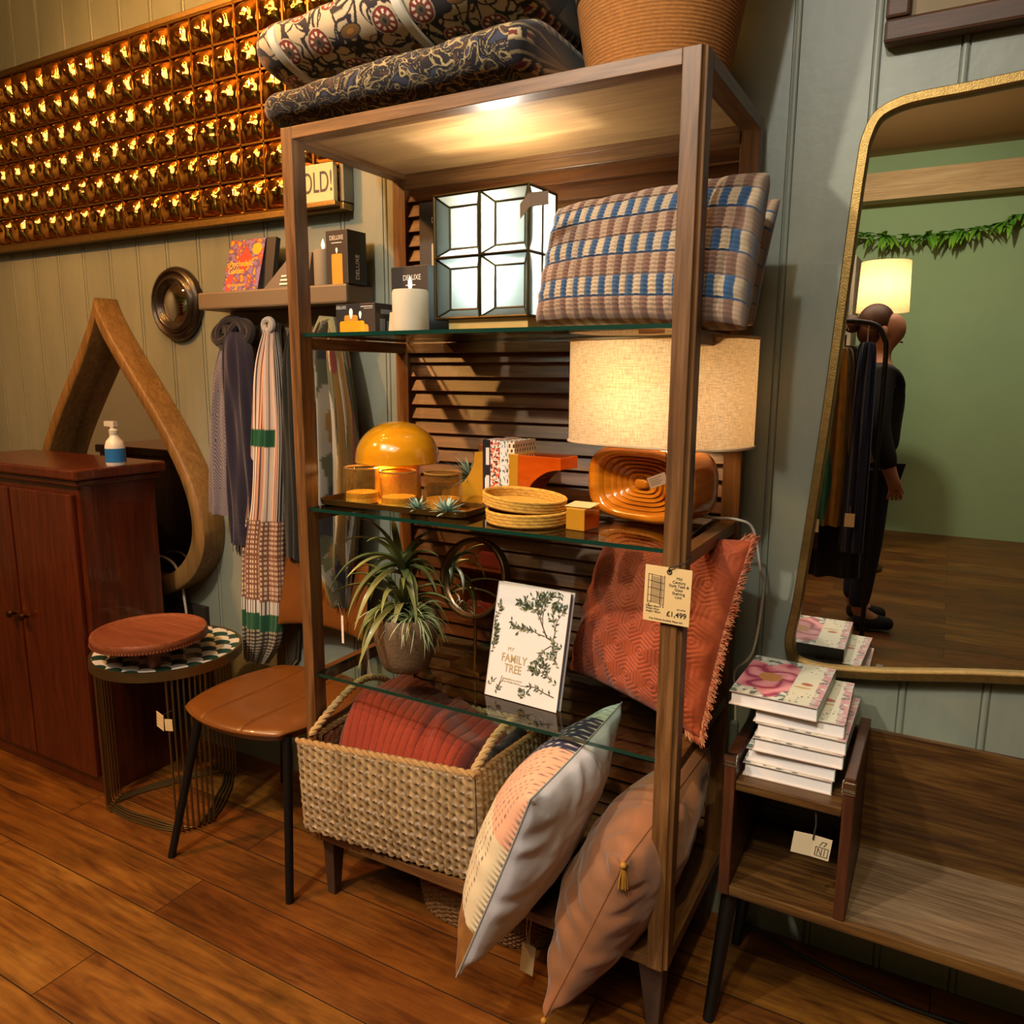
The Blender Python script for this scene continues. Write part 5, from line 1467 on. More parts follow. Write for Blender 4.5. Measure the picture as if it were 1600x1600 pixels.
RW = wood('reddish acacia', [(.3, '#552b19'), (.5, '#6e3c24'), (.7, '#824e33')], 'x', 1.4, .4)
c = (-.660, .062, 0); r_ = .158
prof = [(0, .563), (r_*.9, .563), (r_*.97, .567)]
prof += [(r_, .572), (r_, .586), (r_-.003, .592), (r_-.009, .593), (r_-.014, .589), (r_-.020, .585), (0, .584)]
MB().lathe(prof, 90, c=c).build('plate', RW, cs_, smooth=50)
mb = MB()
for k in range(110):
    a = 2*pi*k/110; mb.ball((c[0]+(r_-.002)*math.cos(a), c[1]+(r_-.002)*math.sin(a), .570), .0042, 6, 4)
mb.build('bead_trim', RW, cs_, smooth=True)
for k in range(3):
    a = -.55+2*pi*k/3
    x, y = c[0]+.085*math.cos(a), c[1]+.085*math.sin(a)
    MB().lathe([(0, .507), (.016, .507), (.019, .513), (.016, .535), (.021, .563), (0, .563)], 20, c=(x, y, 0)).build('foot', RW, cs_, smooth=50)
# leather chair
ch = thing('dining_chair', 'tan leather chair with splayed black legs left of the shelving unit', 'chair', (-.265, .17, 0))
LEA = plain('tan leather', '#643a12', .36, var=.28, vs=12, bump=.12, bs=260, coat=.15)
sx0, sx1, sy0, sy1, sz = -.472, -.036, -.050, .375, .445
def seatp(u, v, side):
    # superellipse outline, a little narrower at the back
    x = 2*u-1; y = 2*v-1
    X, Y = x*math.sqrt(1-.36*y*y), y*math.sqrt(1-.36*x*x)
    nar = 1-.05*(Y+1)/2
    px = (sx0+sx1)/2+X*(sx1-sx0)/2*nar; py = (sy0+sy1)/2+Y*(sy1-sy0)/2
    e = max(0, (1-x**6)*(1-y**6))**.5
    z = sz-.012+(.014*e if side > 0 else -.030*e**.4)
    if side > 0:
        z -= .010*math.exp(-((X)**2+(Y)**2)/.5)
        for q in (-.34, .33):
            z -= .0065*math.exp(-((X-q)/.018)**2)*e
        if y < -.9: z -= .03*(abs(y)-.9)
    return (px, py, z)
mb = MB(); mb.grid(lambda a, b: seatp(a, b, 1), 120, 80); mb.grid(lambda a, b: seatp(a, b, -1), 40, 40)
mb.build('seat', LEA, ch, smooth=True, merge=True)
mb = MB(); mb.tube([seatp(*q, 1) for q in [rim(4*k/120) for k in range(120)]], .0042, 8, closed=True); mb.build('seat_piping', LEA, ch, smooth=True)
for p, q in (((-.405, .02, .42), (-.460, -.066, 0)), ((-.080, .02, .42), (-.035, -.042, 0)), ((-.405, .33, .42), (-.490, .385, 0)), ((-.125, .33, .42), (-.040, .385, 0))):
    mb = MB(); mb.tube([p, q], [.0125, .0105], 12); mb.build('leg', BLACKM, ch, smooth=40)
mb = MB(); mb.box(-.42, -.11, .0, .35, .405, .420); mb.build('seat_frame', BLACKM, ch)
def backp(u, v, side):
    x = 2*u-1; z = .575+.215*v
    yy = .372+.035*v-.035*(1-x*x)*-1*0-.028*x*x
    e = max(0, (1-x**6)*(1-(2*v-1)**6))**.5
    return (-.262+.175*x*(1-.06*v), yy+side*.013*e, z-.012*x*x*(1-v))
mb = MB(); mb.grid(lambda a, b: backp(a, b, -1), 60, 40); mb.grid(lambda a, b: backp(a, b, 1), 60, 40); mb.build('backrest', LEA, ch, smooth=True, merge=True)
for x in (-.395, -.13):
    mb = MB(); mb.tube([(x, .34, .415), (x-.004, .385, .44), (x, .405, .60), (x, .402, .70)], .010, 10); mb.build('back_post', BLACKM, ch, smooth=True)
ct = thing('chair_tag', 'handwritten buff tags hanging from the front left corner of leather chair', 'tag', (-.458, -.045, .40))
mb = MB(frame((-.475, -.052, .392), (1, -.25, -.02), (.12, 0, 1))); mb.box(-.032, .012, -.022, .022, 0, .001); mb.build('card', TAGP, ct)
mb2 = MB(frame((-.475, -.052, .392), (1, -.25, -.02), (.12, 0, 1)))
r = random.Random(2)
for k in range(4):
    for q in range(5):
        x = -.028+q*.008; mb2.box(x, x+r.uniform(.003, .0065), .014-k*.009, .0148-k*.009, .001, .0014)
mb2.build('lettering', BLACKTXT, ct)
mb = MB(frame((-.448, -.05, .388), (1, .4, 0), (.05, 0, 1))); mb.box(-.012, .010, -.016, .018, 0, .001); mb.build('card', TAGP, ct)
mb = MB(); mb.tube([(-.470, -.052, .413), (-.452, -.03, .425)], .0008, 5); mb.build('string', STRING, ct)
# ---------------------------------------------------------------- right side
MANG = wood('worn mango wood', [(.28, '#1d110a'), (.45, '#3c2611'), (.58, '#573c1b'), (.74, '#70542b')], 'x', 1.2, .4)
MANGZ = wood('mango wood upright', [(.3, '#281309'), (.5, '#3e2011'), (.7, '#532f1a')], 'z', 1.2, .4)
MANGP = wood('pale mango wood', [(.28, '#3a2b1d'), (.45, '#5f4c38'), (.6, '#7b674f'), (.75, '#8f7a60')], 'x', 1.4, .45)
kb = thing('console_cabinet', 'dark mango wood console with open cubbies and black legs, under gold mirror', 'cabinet', (1.31, .26, 0))
y0, y1 = .118, .412
MB().box(1.000, 1.022, y0, y1, .302, .600).build('side_panel', MANGZ, kb, bevel=.002)
MB().box(1.216, 1.236, y0, y1, .324, .612).build('divider', MANGZ, kb, bevel=.002)
MB().box(1.62, 1.642, y0, y1, .302, .600).build('side_panel', MANGZ, kb, bevel=.002)
MB().box(1.022, 1.216, y0+.004, y1, .530, .549).build('shelf', MANG, kb, bevel=.0025)
MB().box(1.022, 1.62, y0, y1, .302, .324).build('bottom_panel', MANG, kb, bevel=.0025)
mb = MB(); mb.box(1.237, 1.619, y0+.012, y1-.012, .3243, .3275); mb.build('pale_board', MANGP, kb)
MB().box(1.022, 1.62, y1-.014, y1, .324, .592).build('back_panel', MANG, kb)
for x0 in (1.000, 1.214, 1.62):
    mb = MB(); mb.box(x0-.001, x0+.023, y0-.002, y0+.010, .588, .604); mb.box(x0-.001, x0+.023, y0-.0025, y0+.003, .580, .588); mb.build('chrome_corner', CHROME, kb, bevel=.002)
for x, y, q in ((1.020, .150, (.995, .124)), (1.020, .385, (.992, .378)), (1.60, .150, (1.635, .124)), (1.60, .385, (1.635, .392))):
    mb = MB(); mb.tube([(x, y, .302), (q[0], q[1], 0)], [.017, .012], 14); mb.build('leg', BLACKM, kb, smooth=40)
# tag in the cubby
tg2 = thing('cabinet_tag', 'folded cream tag with a line drawing hanging in the console cubby', 'tag', (1.175, .125, .45))
CT2 = frame((1.170, .128, .457), (1, .12, -.10), (.06, 0, 1))
mb = MB(CT2); mb.hexa([(-.036, -.024, .004), (.0, -.024, .0), (.0, -.024, .001), (-.036, -.024, .005)], [(-.036, .020, .004), (.0, .021, .0), (.0, .021, .001), (-.036, .020, .005)])
mb.box(.0, .032, -.024, .021, 0, .001); mb.build('card', plain('cream tag card', '#b9ad92', .85, var=.04), tg2)
mb = MB(CT2)
def ln2(x0, y0, x1, y1, w=.0006):
    d = V((x1-x0, y1-y0)); n_ = V((-d.y, d.x)).normalized()*w
    mb.poly([(x0-n_.x, y0-n_.y, .0016), (x1-n_.x, y1-n_.y, .0016), (x1+n_.x, y1+n_.y, .0016), (x0+n_.x, y0+n_.y, .0016)])
for a_ in ((.006, -.018, .006, .0), (.006, .0, .028, .0), (.028, .0, .028, -.018), (.006, -.018, .028, -.018), (.010, -.016, .010, -.002), (.010, -.002, .017, -.016), (.017, -.016, .017, -.002), (.022, -.002, .022, -.016), (.012, .003, .016, .012), (.019, .003, .024, .012), (.016, .012, .024, .012)): ln2(*a_)
ln2(-.030, -.019, -.006, -.020, .0008)
mb.build('drawing', BLACKTXT, tg2)
mb = MB(); mb.tube([CT2 @ V((-.001, .012, .002)), CT2 @ V((-.001, .045, .002)), (1.170, .135, .5295)], .0016, 6); mb.build('string', STRING, tg2, smooth=True)
# stack of floral books
def bookcover(a, b):
    """a over the width, b over the depth; peony with a pale title panel on the right"""
    x, y = a, b*1.3
    if .62 < a < .90:
        c_ = lin('#c9c6b4')
        d = math.hypot((a-.76)*1.0, (y-.66)*1.1)
        if nz(a*30, y*30, 2) > .42 and (y < .35 or y > 1.0): c_ = lin('#4a5a58')
        if math.hypot((a-.77)*1.6, (y-.62)*2.4) < .11: c_ = lin('#a05a4c')
        if math.hypot((a-.74)*1.2, (y-.50)*4) < .12: c_ = lin('#b89a68')
        return c_
    dx, dy = x-.33, y-.64
    r_ = math.hypot(dx, dy); an = math.atan2(dy, dx)
    pet = .50+.07*math.cos(5*an+.6)+.05*math.cos(9*an)
    c_ = lin('#b4b7b2')
    if nz(x*9, y*9, 3) > .1: c_ = lin('#5e6a68')
    if nz(x*13, y*13, 6) > .25: c_ = lin('#c9cdc6')
    if r_ < pet:
        sp = r_*17+2.0*math.cos(an*3+r_*6)+1.5*nz(x*7, y*7, 1)
        t_ = .5+.5*math.sin(sp)
        c_ = mixc(lin('#a85068'), lin('#d3909c'), t_)
        if t_ < .12: c_ = lin('#8c3a54')
        if r_ < .14: c_ = mixc(lin('#a86a3c'), lin('#b98a58'), .5+.5*nz(x*40, y*40))
    if a > .90 and nz(x*22, y*22, 4) > -.1: c_ = lin('#b98a92')
    return c_
bkw, bkd, bkh = .165, .225, .0282
bkp = thing('flower_book', 'lowest pink flower covered book of the stack on the console', 'book', (1.113, .27, .5495), 'flower covered books stacked on the console', 0.)
mb = MB(); g = .0015
mb.grid(lambda a, b: (-bkw/2+bkw*a, -bkd/2+bkd*b, bkh), 90, 110, lambda a, b: bookcover(a, b))
mb.box(-bkw/2, bkw/2, -bkd/2, bkd/2, 0, .0018, 0, lin('#c8b8b0')); mb.box(-bkw/2, bkw/2, -bkd/2, bkd/2, bkh-.0020, bkh-.0002, 0, lin('#c8b8b0')); mb.box(bkw/2-.0018, bkw/2, -bkd/2, bkd/2, 0, bkh-.0002, 0, lin('#8c9c98'))
mb.build('cover', COLP, bkp, local=True)
mb = MB(); 
mb.box(-bkw/2+.004, bkw/2-.0018, -bkd/2+.004, bkd/2-.004, .0018, bkh-.002); mb.build('pages', PAPER, bkp, local=True)
offs = [(.0, .0, .03), (.008, .004, -.02), (.016, -.002, .02), (.022, .002, -.01), (.012, .006, .03), (-.030, -.004, -.02)]
names = ['', 'second book up from the console in the stack of flower covered books', 'third book up in the stack of flower covered books, slightly pushed right', 'fourth book up in the stack of flower covered books', 'book with a peony showing, directly under the topmost flower book', 'topmost flower covered book, shifted left over the stack, pink peony showing']
bkp.location = (1.108, .268, .5495); bkp.rotation_euler = (0, 0, .02); ORG[bkp.name] = V(bkp.location)
for k in range(1, 6):
    ox, oy, rz = offs[k]
    dup(bkp, (1.108+ox, .268+oy, .5495+k*(bkh+.0004)), rz, names[k])
# gilt mirror
gm = thing('gilt_mirror', 'tall gold framed mirror with rounded corners on the wall behind the books', 'mirror', (1.33, .44, .68))
ctrl = [(1.215, .690), (1.110, .682), (1.062, .695), (1.047, .740), (1.056, .830), (1.088, 1.24), (1.118, 1.740), (1.124, 1.790), (1.143, 1.832), (1.185, 1.853), (1.30, 1.862), (1.46, 1.868), (1.535, 1.855), (1.570, 1.815), (1.578, 1.750), (1.60, 1.24), (1.622, .86), (1.622, .80), (1.600, .765), (1.555, .748), (1.40, .722)]
def closed_path(pts, n=10):
    P_ = [V((p[0], p[1], 0)) for p in pts]; o = []; L = len(P_)
    for i in range(L):
        a, b, c_, d = P_[i-1], P_[i], P_[(i+1) % L], P_[(i+2) % L]
        # centripetal spacing keeps the long sides straight
        t0 = 0.; t1 = t0+max(1e-4, (b-a).length)**.5; t2 = t1+max(1e-4, (c_-b).length)**.5; t3 = t2+max(1e-4, (d-c_).length)**.5
        for k in range(n):
            q = t1+(t2-t1)*k/n
            A1 = a*((t1-q)/(t1-t0))+b*((q-t0)/(t1-t0)); A2 = b*((t2-q)/(t2-t1))+c_*((q-t1)/(t2-t1)); A3 = c_*((t3-q)/(t3-t2))+d*((q-t2)/(t3-t2))
            B1 = A1*((t2-q)/(t2-t0))+A2*((q-t0)/(t2-t0)); B2 = A2*((t3-q)/(t3-t1))+A3*((q-t1)/(t3-t1))
            o.append(B1*((t2-q)/(t2-t1))+B2*((q-t1)/(t2-t1)))
    return o
OUT = closed_path(ctrl); n = len(OUT)
def inset(d):
    o = []
    for i in range(n):
        t_ = (OUT[(i+1) % n]-OUT[i-1]).normalized()
        o.append(OUT[i]+V((t_.y, -t_.x, 0))*d)
    return o
mb = MB(); rings = []
for d, y in ((0, .4565), (0, .428), (.002, .425), (.017, .425), (.019, .428), (.019, .452)):
    I = inset(d); rings.append([mb.P((p.x, y, p.y)) for p in I])
for A_, B_ in zip(rings, rings[1:]):
    for k in range(n): mb.F((A_[k], A_[(k+1) % n], B_[(k+1) % n], B_[k]))
mb.build('gilt_frame', GOLD, gm, smooth=50)
mb = MB(); mb.poly([(p.x, .444, p.y) for p in inset(.0185)]); mb.build('mirror_glass', MIRROR, gm)
# carved frame at the top right
cf = thing('carved_frame', 'dark carved wooden frame high on the wall at the right', 'frame', (1.35, .44, 1.95))
mb = MB()
DKW = wood('dark carved wood', [(.3, '#23130a'), (.5, '#452a17'), (.7, '#5e3c22')], 'x', 1.5, .5)
mb.box(1.150, 1.60, .420, .457, 1.950, 1.992); mb.box(1.150, 1.192, .420, .457, 1.992, 2.5); mb.box(1.558, 1.60, .420, .457, 1.992, 2.5); mb.box(1.150, 1.60, .420, .457, 2.458, 2.5)
mb.build('moulding', DKW, cf, bevel=.006)
mb = MB(); mb.box(1.19, 1.56, .440, .456, 1.99, 2.46); mb.build('panel', plain('faded print', '#8a7a5c', .7, var=.5, vs=9), cf)
# cable along the wall foot
mb = MB(); mb.tube(smooth_path([(.98, .44, .012), (1.05, .43, .008), (1.15, .40, .006), (1.28, .37, .006), (1.40, .36, .006), (1.6, .38, .006)]), .0045, 8)
mb.build('power_cable', plain('black rubber', '#14110e', .5, var=0), smooth=True, loc=(1.2, .4, 0), tag=('black power cable lying on the floor under the console', 'cable'))
# ---------------------------------------------------------------- the rest of the shop, seen in the mirrors
MB().box(-.4, 2.6, -5.2, -5.0, 2.72, 2.93).build('trim_1', wood('pale beam', [(.3, '#9a7c55'), (.5, '#b8986c'), (.7, '#ccb084')], 'x', .8, .6), kind='structure')
# clothes rack
rk = thing('clothes_rack', 'black arched clothes rack behind the photographer, reflected in the gold mirror', 'rack', (.74, -1.75, 0))
for dx in (0,):
    path = [(.44, -1.75, .02)]+[(.44, -1.75, z) for z in (.4, .9, 1.40)]+[(.455, -1.75, 1.50), (.51, -1.75, 1.565), (.74, -1.75, 1.58), (.97, -1.75, 1.565), (1.03, -1.75, 1.50), (1.045, -1.75, 1.40)]+[(1.045, -1.75, z) for z in (.9, .4, .02)]
    mb = MB(); mb.tube(smooth_path(path, 5), .011, 10); mb.build('hoop', BLACKM, rk, smooth=True)
for x in (.44, 1.045):
    mb = MB(); mb.tube([(x, -1.98, .012), (x, -1.52, .012)], .012, 10); mb.build('foot_bar', BLACKM, rk, smooth=True)
def hang(name, label, cat, x, z0, z1, w_, cols, seed, band=.12):
    def cf(a, b):
        k = int((a+.15*nz(b*3, seed))*len(cols)*1.5) % len(cols)
        return tuple(q*(.85+.3*nz(a*30, b*30, seed)) for q in lin(cols[k]))
    mb = MB(); scarf_mesh(mb, [(z0, x, -1.75, .02, .02), (z0-.06, x, -1.75, w_*.8, .03), ((z0+z1)/2, x, -1.75, w_, .035), (z1, x, -1.75, w_*1.05, .03)], cf, seed, 7, .010, 100, 60)
    mb.tube([(x, -1.75, z0-.005), (x, -1.75, z0+.07), (x+.008, -1.75, z0+.095), (x+.016, -1.75, z0+.075)], .003, 6, col=lin('#aaa59c'))
    mb.build(name, CLOTH, smooth=True, loc=(x, -1.75, z1), tag=(label, cat, 'clothes on the arched rack'))
def coat(label, x, y, z0, z1, w_, hx):
    mb = MB(); scarf_mesh(mb, [(z0, x, y, .03, .03), (z0-.05, x, y, w_*.9, .05), (z0-.4, x, y, w_, .06), (z1, x, y, w_*1.1, .06)], lambda a, b: lin(hx), x*9, 9, .012, 100, 60)
    mb.tube([(x, y, z0-.005), (x, y, z0+.09), (x+.008, y, z0+.105), (x+.016, y, z0+.09)], .003, 6, col=lin('#aaa59c'))
    mb.build('coat', CLOTH, smooth=True, loc=(x, y, z1), tag=(label, 'coat', 'clothes on the arched rack'))
coat('long black coat hanging behind the scarves on the arched rack', .84, -1.86, 1.47, .35, .15, '#101014')
hang('scarf', 'mauve and denim blue scarf at the left on the arched rack', 'scarf', .62, 1.50, .42, .075, ['#4a3f58', '#33455f', '#26262c'], 31)
hang('scarf', 'dark rust and plum scarf in the middle of the arched rack', 'scarf', .745, 1.48, .50, .070, ['#3b2a34', '#5a3a24', '#20222c'], 37)
hang('scarf', 'ochre and teal striped scarf hanging right of middle on arched rack', 'scarf', .865, 1.46, .62, .062, ['#7a6230', '#8a6a30', '#1c6a66', '#2f5f30'], 41)
hang('shirt', 'navy blue cotton shirt, rightmost on the arched rack', 'shirt', .965, 1.48, .50, .052, ['#1c2c5a', '#16223f'], 43)
for x, z in ((.80, .62), (.955, .66)):
    mb = MB(frame((x, -1.700, z), (1, 0, 0), (0, 0, 1))); mb.box(-.022, .022, -.032, .032, 0, .001); mb.tube([(0, .03, 0), (0, .07, -.02)], .001, 5)
    mb.build('garment_tag', WHITEC, loc=(x, -1.70, z), tag=('white tag on the ochre and teal scarf' if x < .9 else 'white tag hanging on the navy shirt', 'tag'))
# a shopper
pn = thing('person', 'person with auburn hair in a bun and black jacket standing behind the rack', 'person', (.98, -2.25, 0))
def skinobj(name, joints, edges, mat, sub=2, root=0):
    me = bpy.data.meshes.new(name); o_ = ORG[pn.name]
    me.from_pydata([tuple(V(j[:3])-V((0, 0, 0))) for j in joints], edges, [])
    o = bpy.data.objects.new(name, me); COL.objects.link(o)
    md = o.modifiers.new('Skin', 'SKIN'); md.use_smooth_shade = True
    for v, j in zip(me.skin_vertices[0].data, joints):
        v.radius = (j[3], j[4] if len(j) > 4 else j[3])
    me.skin_vertices[0].data[root].use_root = True
    sb_ = o.modifiers.new('Sub', 'SUBSURF'); sb_.levels = sb_.render_levels = sub
    dg = bpy.context.evaluated_depsgraph_get(); m2 = bpy.data.meshes.new_from_object(o.evaluated_get(dg)); m2.name = name
    bpy.data.objects.remove(o)
    # the person looks along +x of the shop
    Mx = Matrix.Rotation(math.radians(75), 4, 'Z')
    for v in m2.vertices: v.co = Mx @ v.co
    m2.shade_smooth(); m2.materials.clear(); m2.materials.append(mat)
    o = bpy.data.objects.new(name, m2); COL.objects.link(o); o.parent = pn; ORG[o.name] = ORG[pn.name]
    return o
SKIN = plain('fair skin', '#b98568', .5, var=.05)
# front is -y before turning
J = [(0, 0, .90, .17, .13), (0, .0, 1.05, .15, .115), (0, -.01, 1.22, .175, .125), (0, .0, 1.34, .14, .10), (0, .0, 1.42, .048), (0, -.012, 1.47, .05), (0, -.02, 1.53, .088, .100), (0, -.012, 1.595, .090, .104), (0, -.008, 1.645, .060, .070),
     (.16, .01, 1.335, .052), (.225, .03, 1.08, .050), (.235, -.05, .86, .036), (.235, -.075, .80, .028), (-.16, .01, 1.335, .052), (-.225, .03, 1.08, .050), (-.235, -.05, .86, .036), (-.235, -.075, .80, .028),
     (.085, 0, .82, .085), (.09, -.01, .48, .058), (.09, .02, .10, .042), (.095, -.08, .045, .038), (.095, -.15, .035, .028), (-.085, 0, .82, .085), (-.09, -.01, .48, .058), (-.09, .02, .10, .042), (-.095, -.08, .045, .038), (-.095, -.15, .035, .028),
     (0, -.105, 1.535, .016)]
E_ = [(0, 1), (1, 2), (2, 3), (3, 4), (4, 5), (5, 6), (6, 7), (7, 8), (3, 9), (9, 10), (10, 11), (11, 12), (3, 13), (13, 14), (14, 15), (15, 16), (0, 17), (17, 18), (18, 19), (19, 20), (20, 21), (0, 22), (22, 23), (23, 24), (24, 25), (25, 26), (6, 27)]
for s_, w_ in ((1, 12), (-1, 16)):
    bx = J[w_]
    for k in range(4):
        i = len(J); q = (k-1.5)*.018
        J += [(bx[0], bx[1]-.008+q, bx[2]-.050, .0095), (bx[0]-s_*.012, bx[1]-.006+q*1.1, bx[2]-.085+.005*abs(k-1.5), .0080)]
        E_ += [(w_, i), (i, i+1)]
    i = len(J); J += [(bx[0]-s_*.010, bx[1]-.034, bx[2]-.022, .0105), (bx[0]-s_*.018, bx[1]-.046, bx[2]-.052, .0085)]; E_ += [(w_, i), (i, i+1)]
skinobj('body', J, E_, SKIN)
inf = lambda q, k: tuple(q[:3])+tuple(x+k for x in q[3:])
BLK = plain('black jacket cloth', '#121215', .8, var=.1, bump=.2, bs=200); JEAN = plain('dark denim', '#1b2436', .85, var=.15, bs=300, bump=.2)
jk = [inf(J[k], .018) for k in range(4)]+[(0, .012, 1.405, .066)]+[inf(J[k], .016) for k in (9, 10, 11, 13, 14, 15)]
skinobj('jacket', jk, [(0, 1), (1, 2), (2, 3), (3, 4), (3, 5), (5, 6), (6, 7), (3, 8), (8, 9), (9, 10)], BLK)
skinobj('trousers', [(0, 0, .90, .135, .11)]+[inf(J[k], .014) for k in (17, 18, 19, 22, 23, 24)], [(0, 1), (1, 2), (2, 3), (0, 4), (4, 5), (5, 6)], JEAN)
for s_ in (1, -1): skinobj('shoe', [(s_*.092, .045, .050, .046), (s_*.094, -.06, .048, .045), (s_*.095, -.165, .038, .034)], [(0, 1), (1, 2)], BLK)
HAIR = plain('auburn hair', '#4a2a16', .5, var=.3, vs=60, bump=.3, bs=300)

Mx = Matrix.Rotation(math.radians(75), 4, 'Z')
mb = MB(Matrix.Translation(V((.98, -2.25, 0))) @ Mx)
mb.ball((0, .030, 1.598), (.086, .088, .092), 24, 16); mb.ball((0, .050, 1.555), (.074, .068, .080), 20, 12); mb.ball((0, .140, 1.590), (.046, .042, .046), 16, 10); mb.ball((0, .108, 1.590), (.034, .034, .034), 12, 8)
mb.build('hair', HAIR, pn, smooth=True)
def onface(name, parts, mat):
    mb = MB(Matrix.Translation(ORG[pn.name]) @ Mx)
    for c_, r_ in parts: mb.ball(c_, r_, 10, 8)
    mb.build(name, mat, pn, smooth=True)
onface('ear', [((.078, .004, 1.545), (.010, .022, .030))], SKIN); onface('ear', [((-.078, .004, 1.545), (.010, .022, .030))], SKIN)
for s_ in (1, -1):
    onface('eye', [((s_*.030, -.094, 1.560), (.012, .008, .008))], plain('eye white', '#cfc8c0', .3, var=0) if 'eye white' not in bpy.data.materials else bpy.data.materials['eye white'])
onface('mouth', [((0, -.098, 1.497), (.022, .008, .005))], plain('lips', '#9a5a50', .5, var=0))
# lamp, shelves and greenery at the far end
fl = thing('floor_lamp', 'lit floor lamp with beige drum shade at the green end wall', 'lamp', (.87, -3.6, 0))
MB().lathe([(0, 0), (.14, 0), (.14, .02), (.02, .03), (.014, .06), (.012, 1.75), (0, 1.75)], 32, c=(.87, -3.6, 0)).build('stand', BRASSD, fl, smooth=40)
MB().lathe([(.16, 1.74), (.15, 2.06)], 48, c=(.87, -3.6, 0)).build('lamp_shade', shade('beige drum cloth', '#cdb394', .5), fl, smooth=True)
def bookcase(name, label, x0, x1, y0, y1, h, nsh, mat, group=None):
    g = thing(name, label, 'bookcase', ((x0+x1)/2, (y0+y1)/2, 0), group)
    for xa in (x0, x1-.025): MB().box(xa, xa+.025, y0, y1, 0, h).build('side_panel', mat, g, bevel=.002)
    for k in range(nsh+1):
        z = .06+(h-.085)*k/nsh; MB().box(x0+.025, x1-.025, y0, y1, z, z+.022).build('shelf', mat, g, bevel=.002)
    MB().box(x0+.025, x1-.025, y0, y0+.012, .06, h-.003).build('back_panel', mat, g)
    return g
TKR = wood('warm teak', [(.3, '#5c2f12'), (.5, '#8a4c20'), (.7, '#a8652f')], 'z', 1., .4)
GRYW = plain('grey painted wood', '#6f6a5e', .6, var=.06)
bookcase('display_case', 'grey display bookcase by the green end wall', -.35, .66, -4.2, -3.85, 2.15, 4, GRYW)
bookcase('display_case', 'warm teak bookcase of folded throws facing the shelving unit', -2.7, -1.5, -3.3, -2.9, 2.1, 5, TKR)
GF = 'folded throws in the teak bookcase'
cnt = 0
for k in range(5):
    for j, (xx, hx_, lab) in enumerate(((-2.42, '#8a3020', 'red'), (-2.05, '#20222f', 'navy'), (-1.72, '#b59a72', 'sand'))):
        z = .06+(2.1-.085)*k/5+.022
        lev = ('bottom', 'second', 'middle', 'fourth', 'top')[k]
        mb = MB(); mb.box(xx-.13, xx+.13, -3.26, -2.94, z+.0005, z+.10+.06*hsh(k, j))
        mb.build('folded_throw', plain('throw '+lab, hx_, .95, var=.1, bump=.3, bs=300) if k == 0 else bpy.data.materials['throw '+lab], bevel=.03, seg=3, loc=(xx, -3.1, z), tag=('folded %s throw on the %s shelf of the teak bookcase' % (lab, lev), 'throw', GF))
hs = thing('sun_hat', 'pale straw hat lying on top of the grey display bookcase', 'hat', (.35, -4.02, 2.15))
MB().lathe([(0, 2.255), (.06, 2.25), (.085, 2.22), (.09, 2.168), (.17, 2.152), (.17, 2.1505), (0, 2.1505)], 40, c=(.35, -4.02, 0)).build('straw', plain('pale straw', '#c9b995', .9, var=.2, vs=200), hs, smooth=50)
gv = thing('hanging_garland', 'green leafy garland hanging across the green end wall', 'plant', (.9, -5.1, 2.4))
mb = MB(); vine = [(.2+1.6*k/20, -5.12, 2.55-.12*math.sin(pi*k/20)+.04*nz(k*.7, 2)) for k in range(21)]
mb.tube(vine, .006, 6, col=lin('#4a5a2a'))
r = random.Random(12)
for k in range(120):
    p = V(vine[r.randrange(20)])+V((r.uniform(-.05, .05), r.uniform(0, .05), 0))
    leafstrip(mb, p, (r.uniform(-1, 1), .5, r.uniform(-1, .4)), r.uniform(.09, .16), .028, .6, lin('#3f7a22'), lin('#7fb53a'), 5, th=.15)
mb.build('leaves', LEAFM, gv, smooth=True)
# ---------------------------------------------------------------- light and camera
def area(name, loc, target, power, hx, size, sy=None):
    l = bpy.data.lights.new(name, 'AREA'); l.energy = power; l.color = lin(hx); l.size = size
    if sy: l.shape = 'RECTANGLE'; l.size_y = sy
    o = bpy.data.objects.new(name, l); COL.objects.link(o); o.location = loc
    o.rotation_euler = (V(target)-V(loc)).to_track_quat('-Z', 'Y').to_euler(); return o
def spot(name, loc, target, power, hx, ang=70, blend=.4, r=.04):
    l = bpy.data.lights.new(name, 'SPOT'); l.energy = power; l.color = lin(hx); l.spot_size = math.radians(ang); l.spot_blend = blend; l.shadow_soft_size = r
    o = bpy.data.objects.new(name, l); COL.objects.link(o); o.location = loc
    o.rotation_euler = (V(target)-V(loc)).to_track_quat('-Z', 'Y').to_euler(); return o
def point(name, loc, power, hx, r=.03):
    l = bpy.data.lights.new(name, 'POINT'); l.energy = power; l.color = lin(hx); l.shadow_soft_size = r
    o = bpy.data.objects.new(name, l); COL.objects.link(o); o.location = loc; return o
area('added_room_fill', (.6, -2.2, 3.05), (.6, -2.0, 0), 62, '#ffe6c8', 2.6, 1.6)  # added ambient fill under the ceiling, without a fixture
spot('added_end_wall_fill', (.8, -2.7, 3.03), (.8, -5.2, 1.6), 150, '#fff0d0', 100, .8, .05)  # unseen source added to brighten the end wall in the gold mirror
spot('added_left_wall_fill', (-2.2, -1.8, 3.0), (-4.0, -1.8, 1.2), 120, '#ffdfb0', 110, .8, .05)  # unseen source added so the teardrop mirror reflects a bright wall
spot('track_spot_key', (-.1, -1.9, 2.95), (.5, .1, .9), 190, '#fff0da', 62, .5, .05)
spot('track_spot_right', (.9, -2.0, 2.95), (1.35, .3, 1.6), 90, '#f3f3ea', 66, .5, .05)
spot('track_spot_left', (-1.4, -1.4, 2.95), (-.75, .4, 1.1), 220, '#ffad5e', 75, .6, .06)
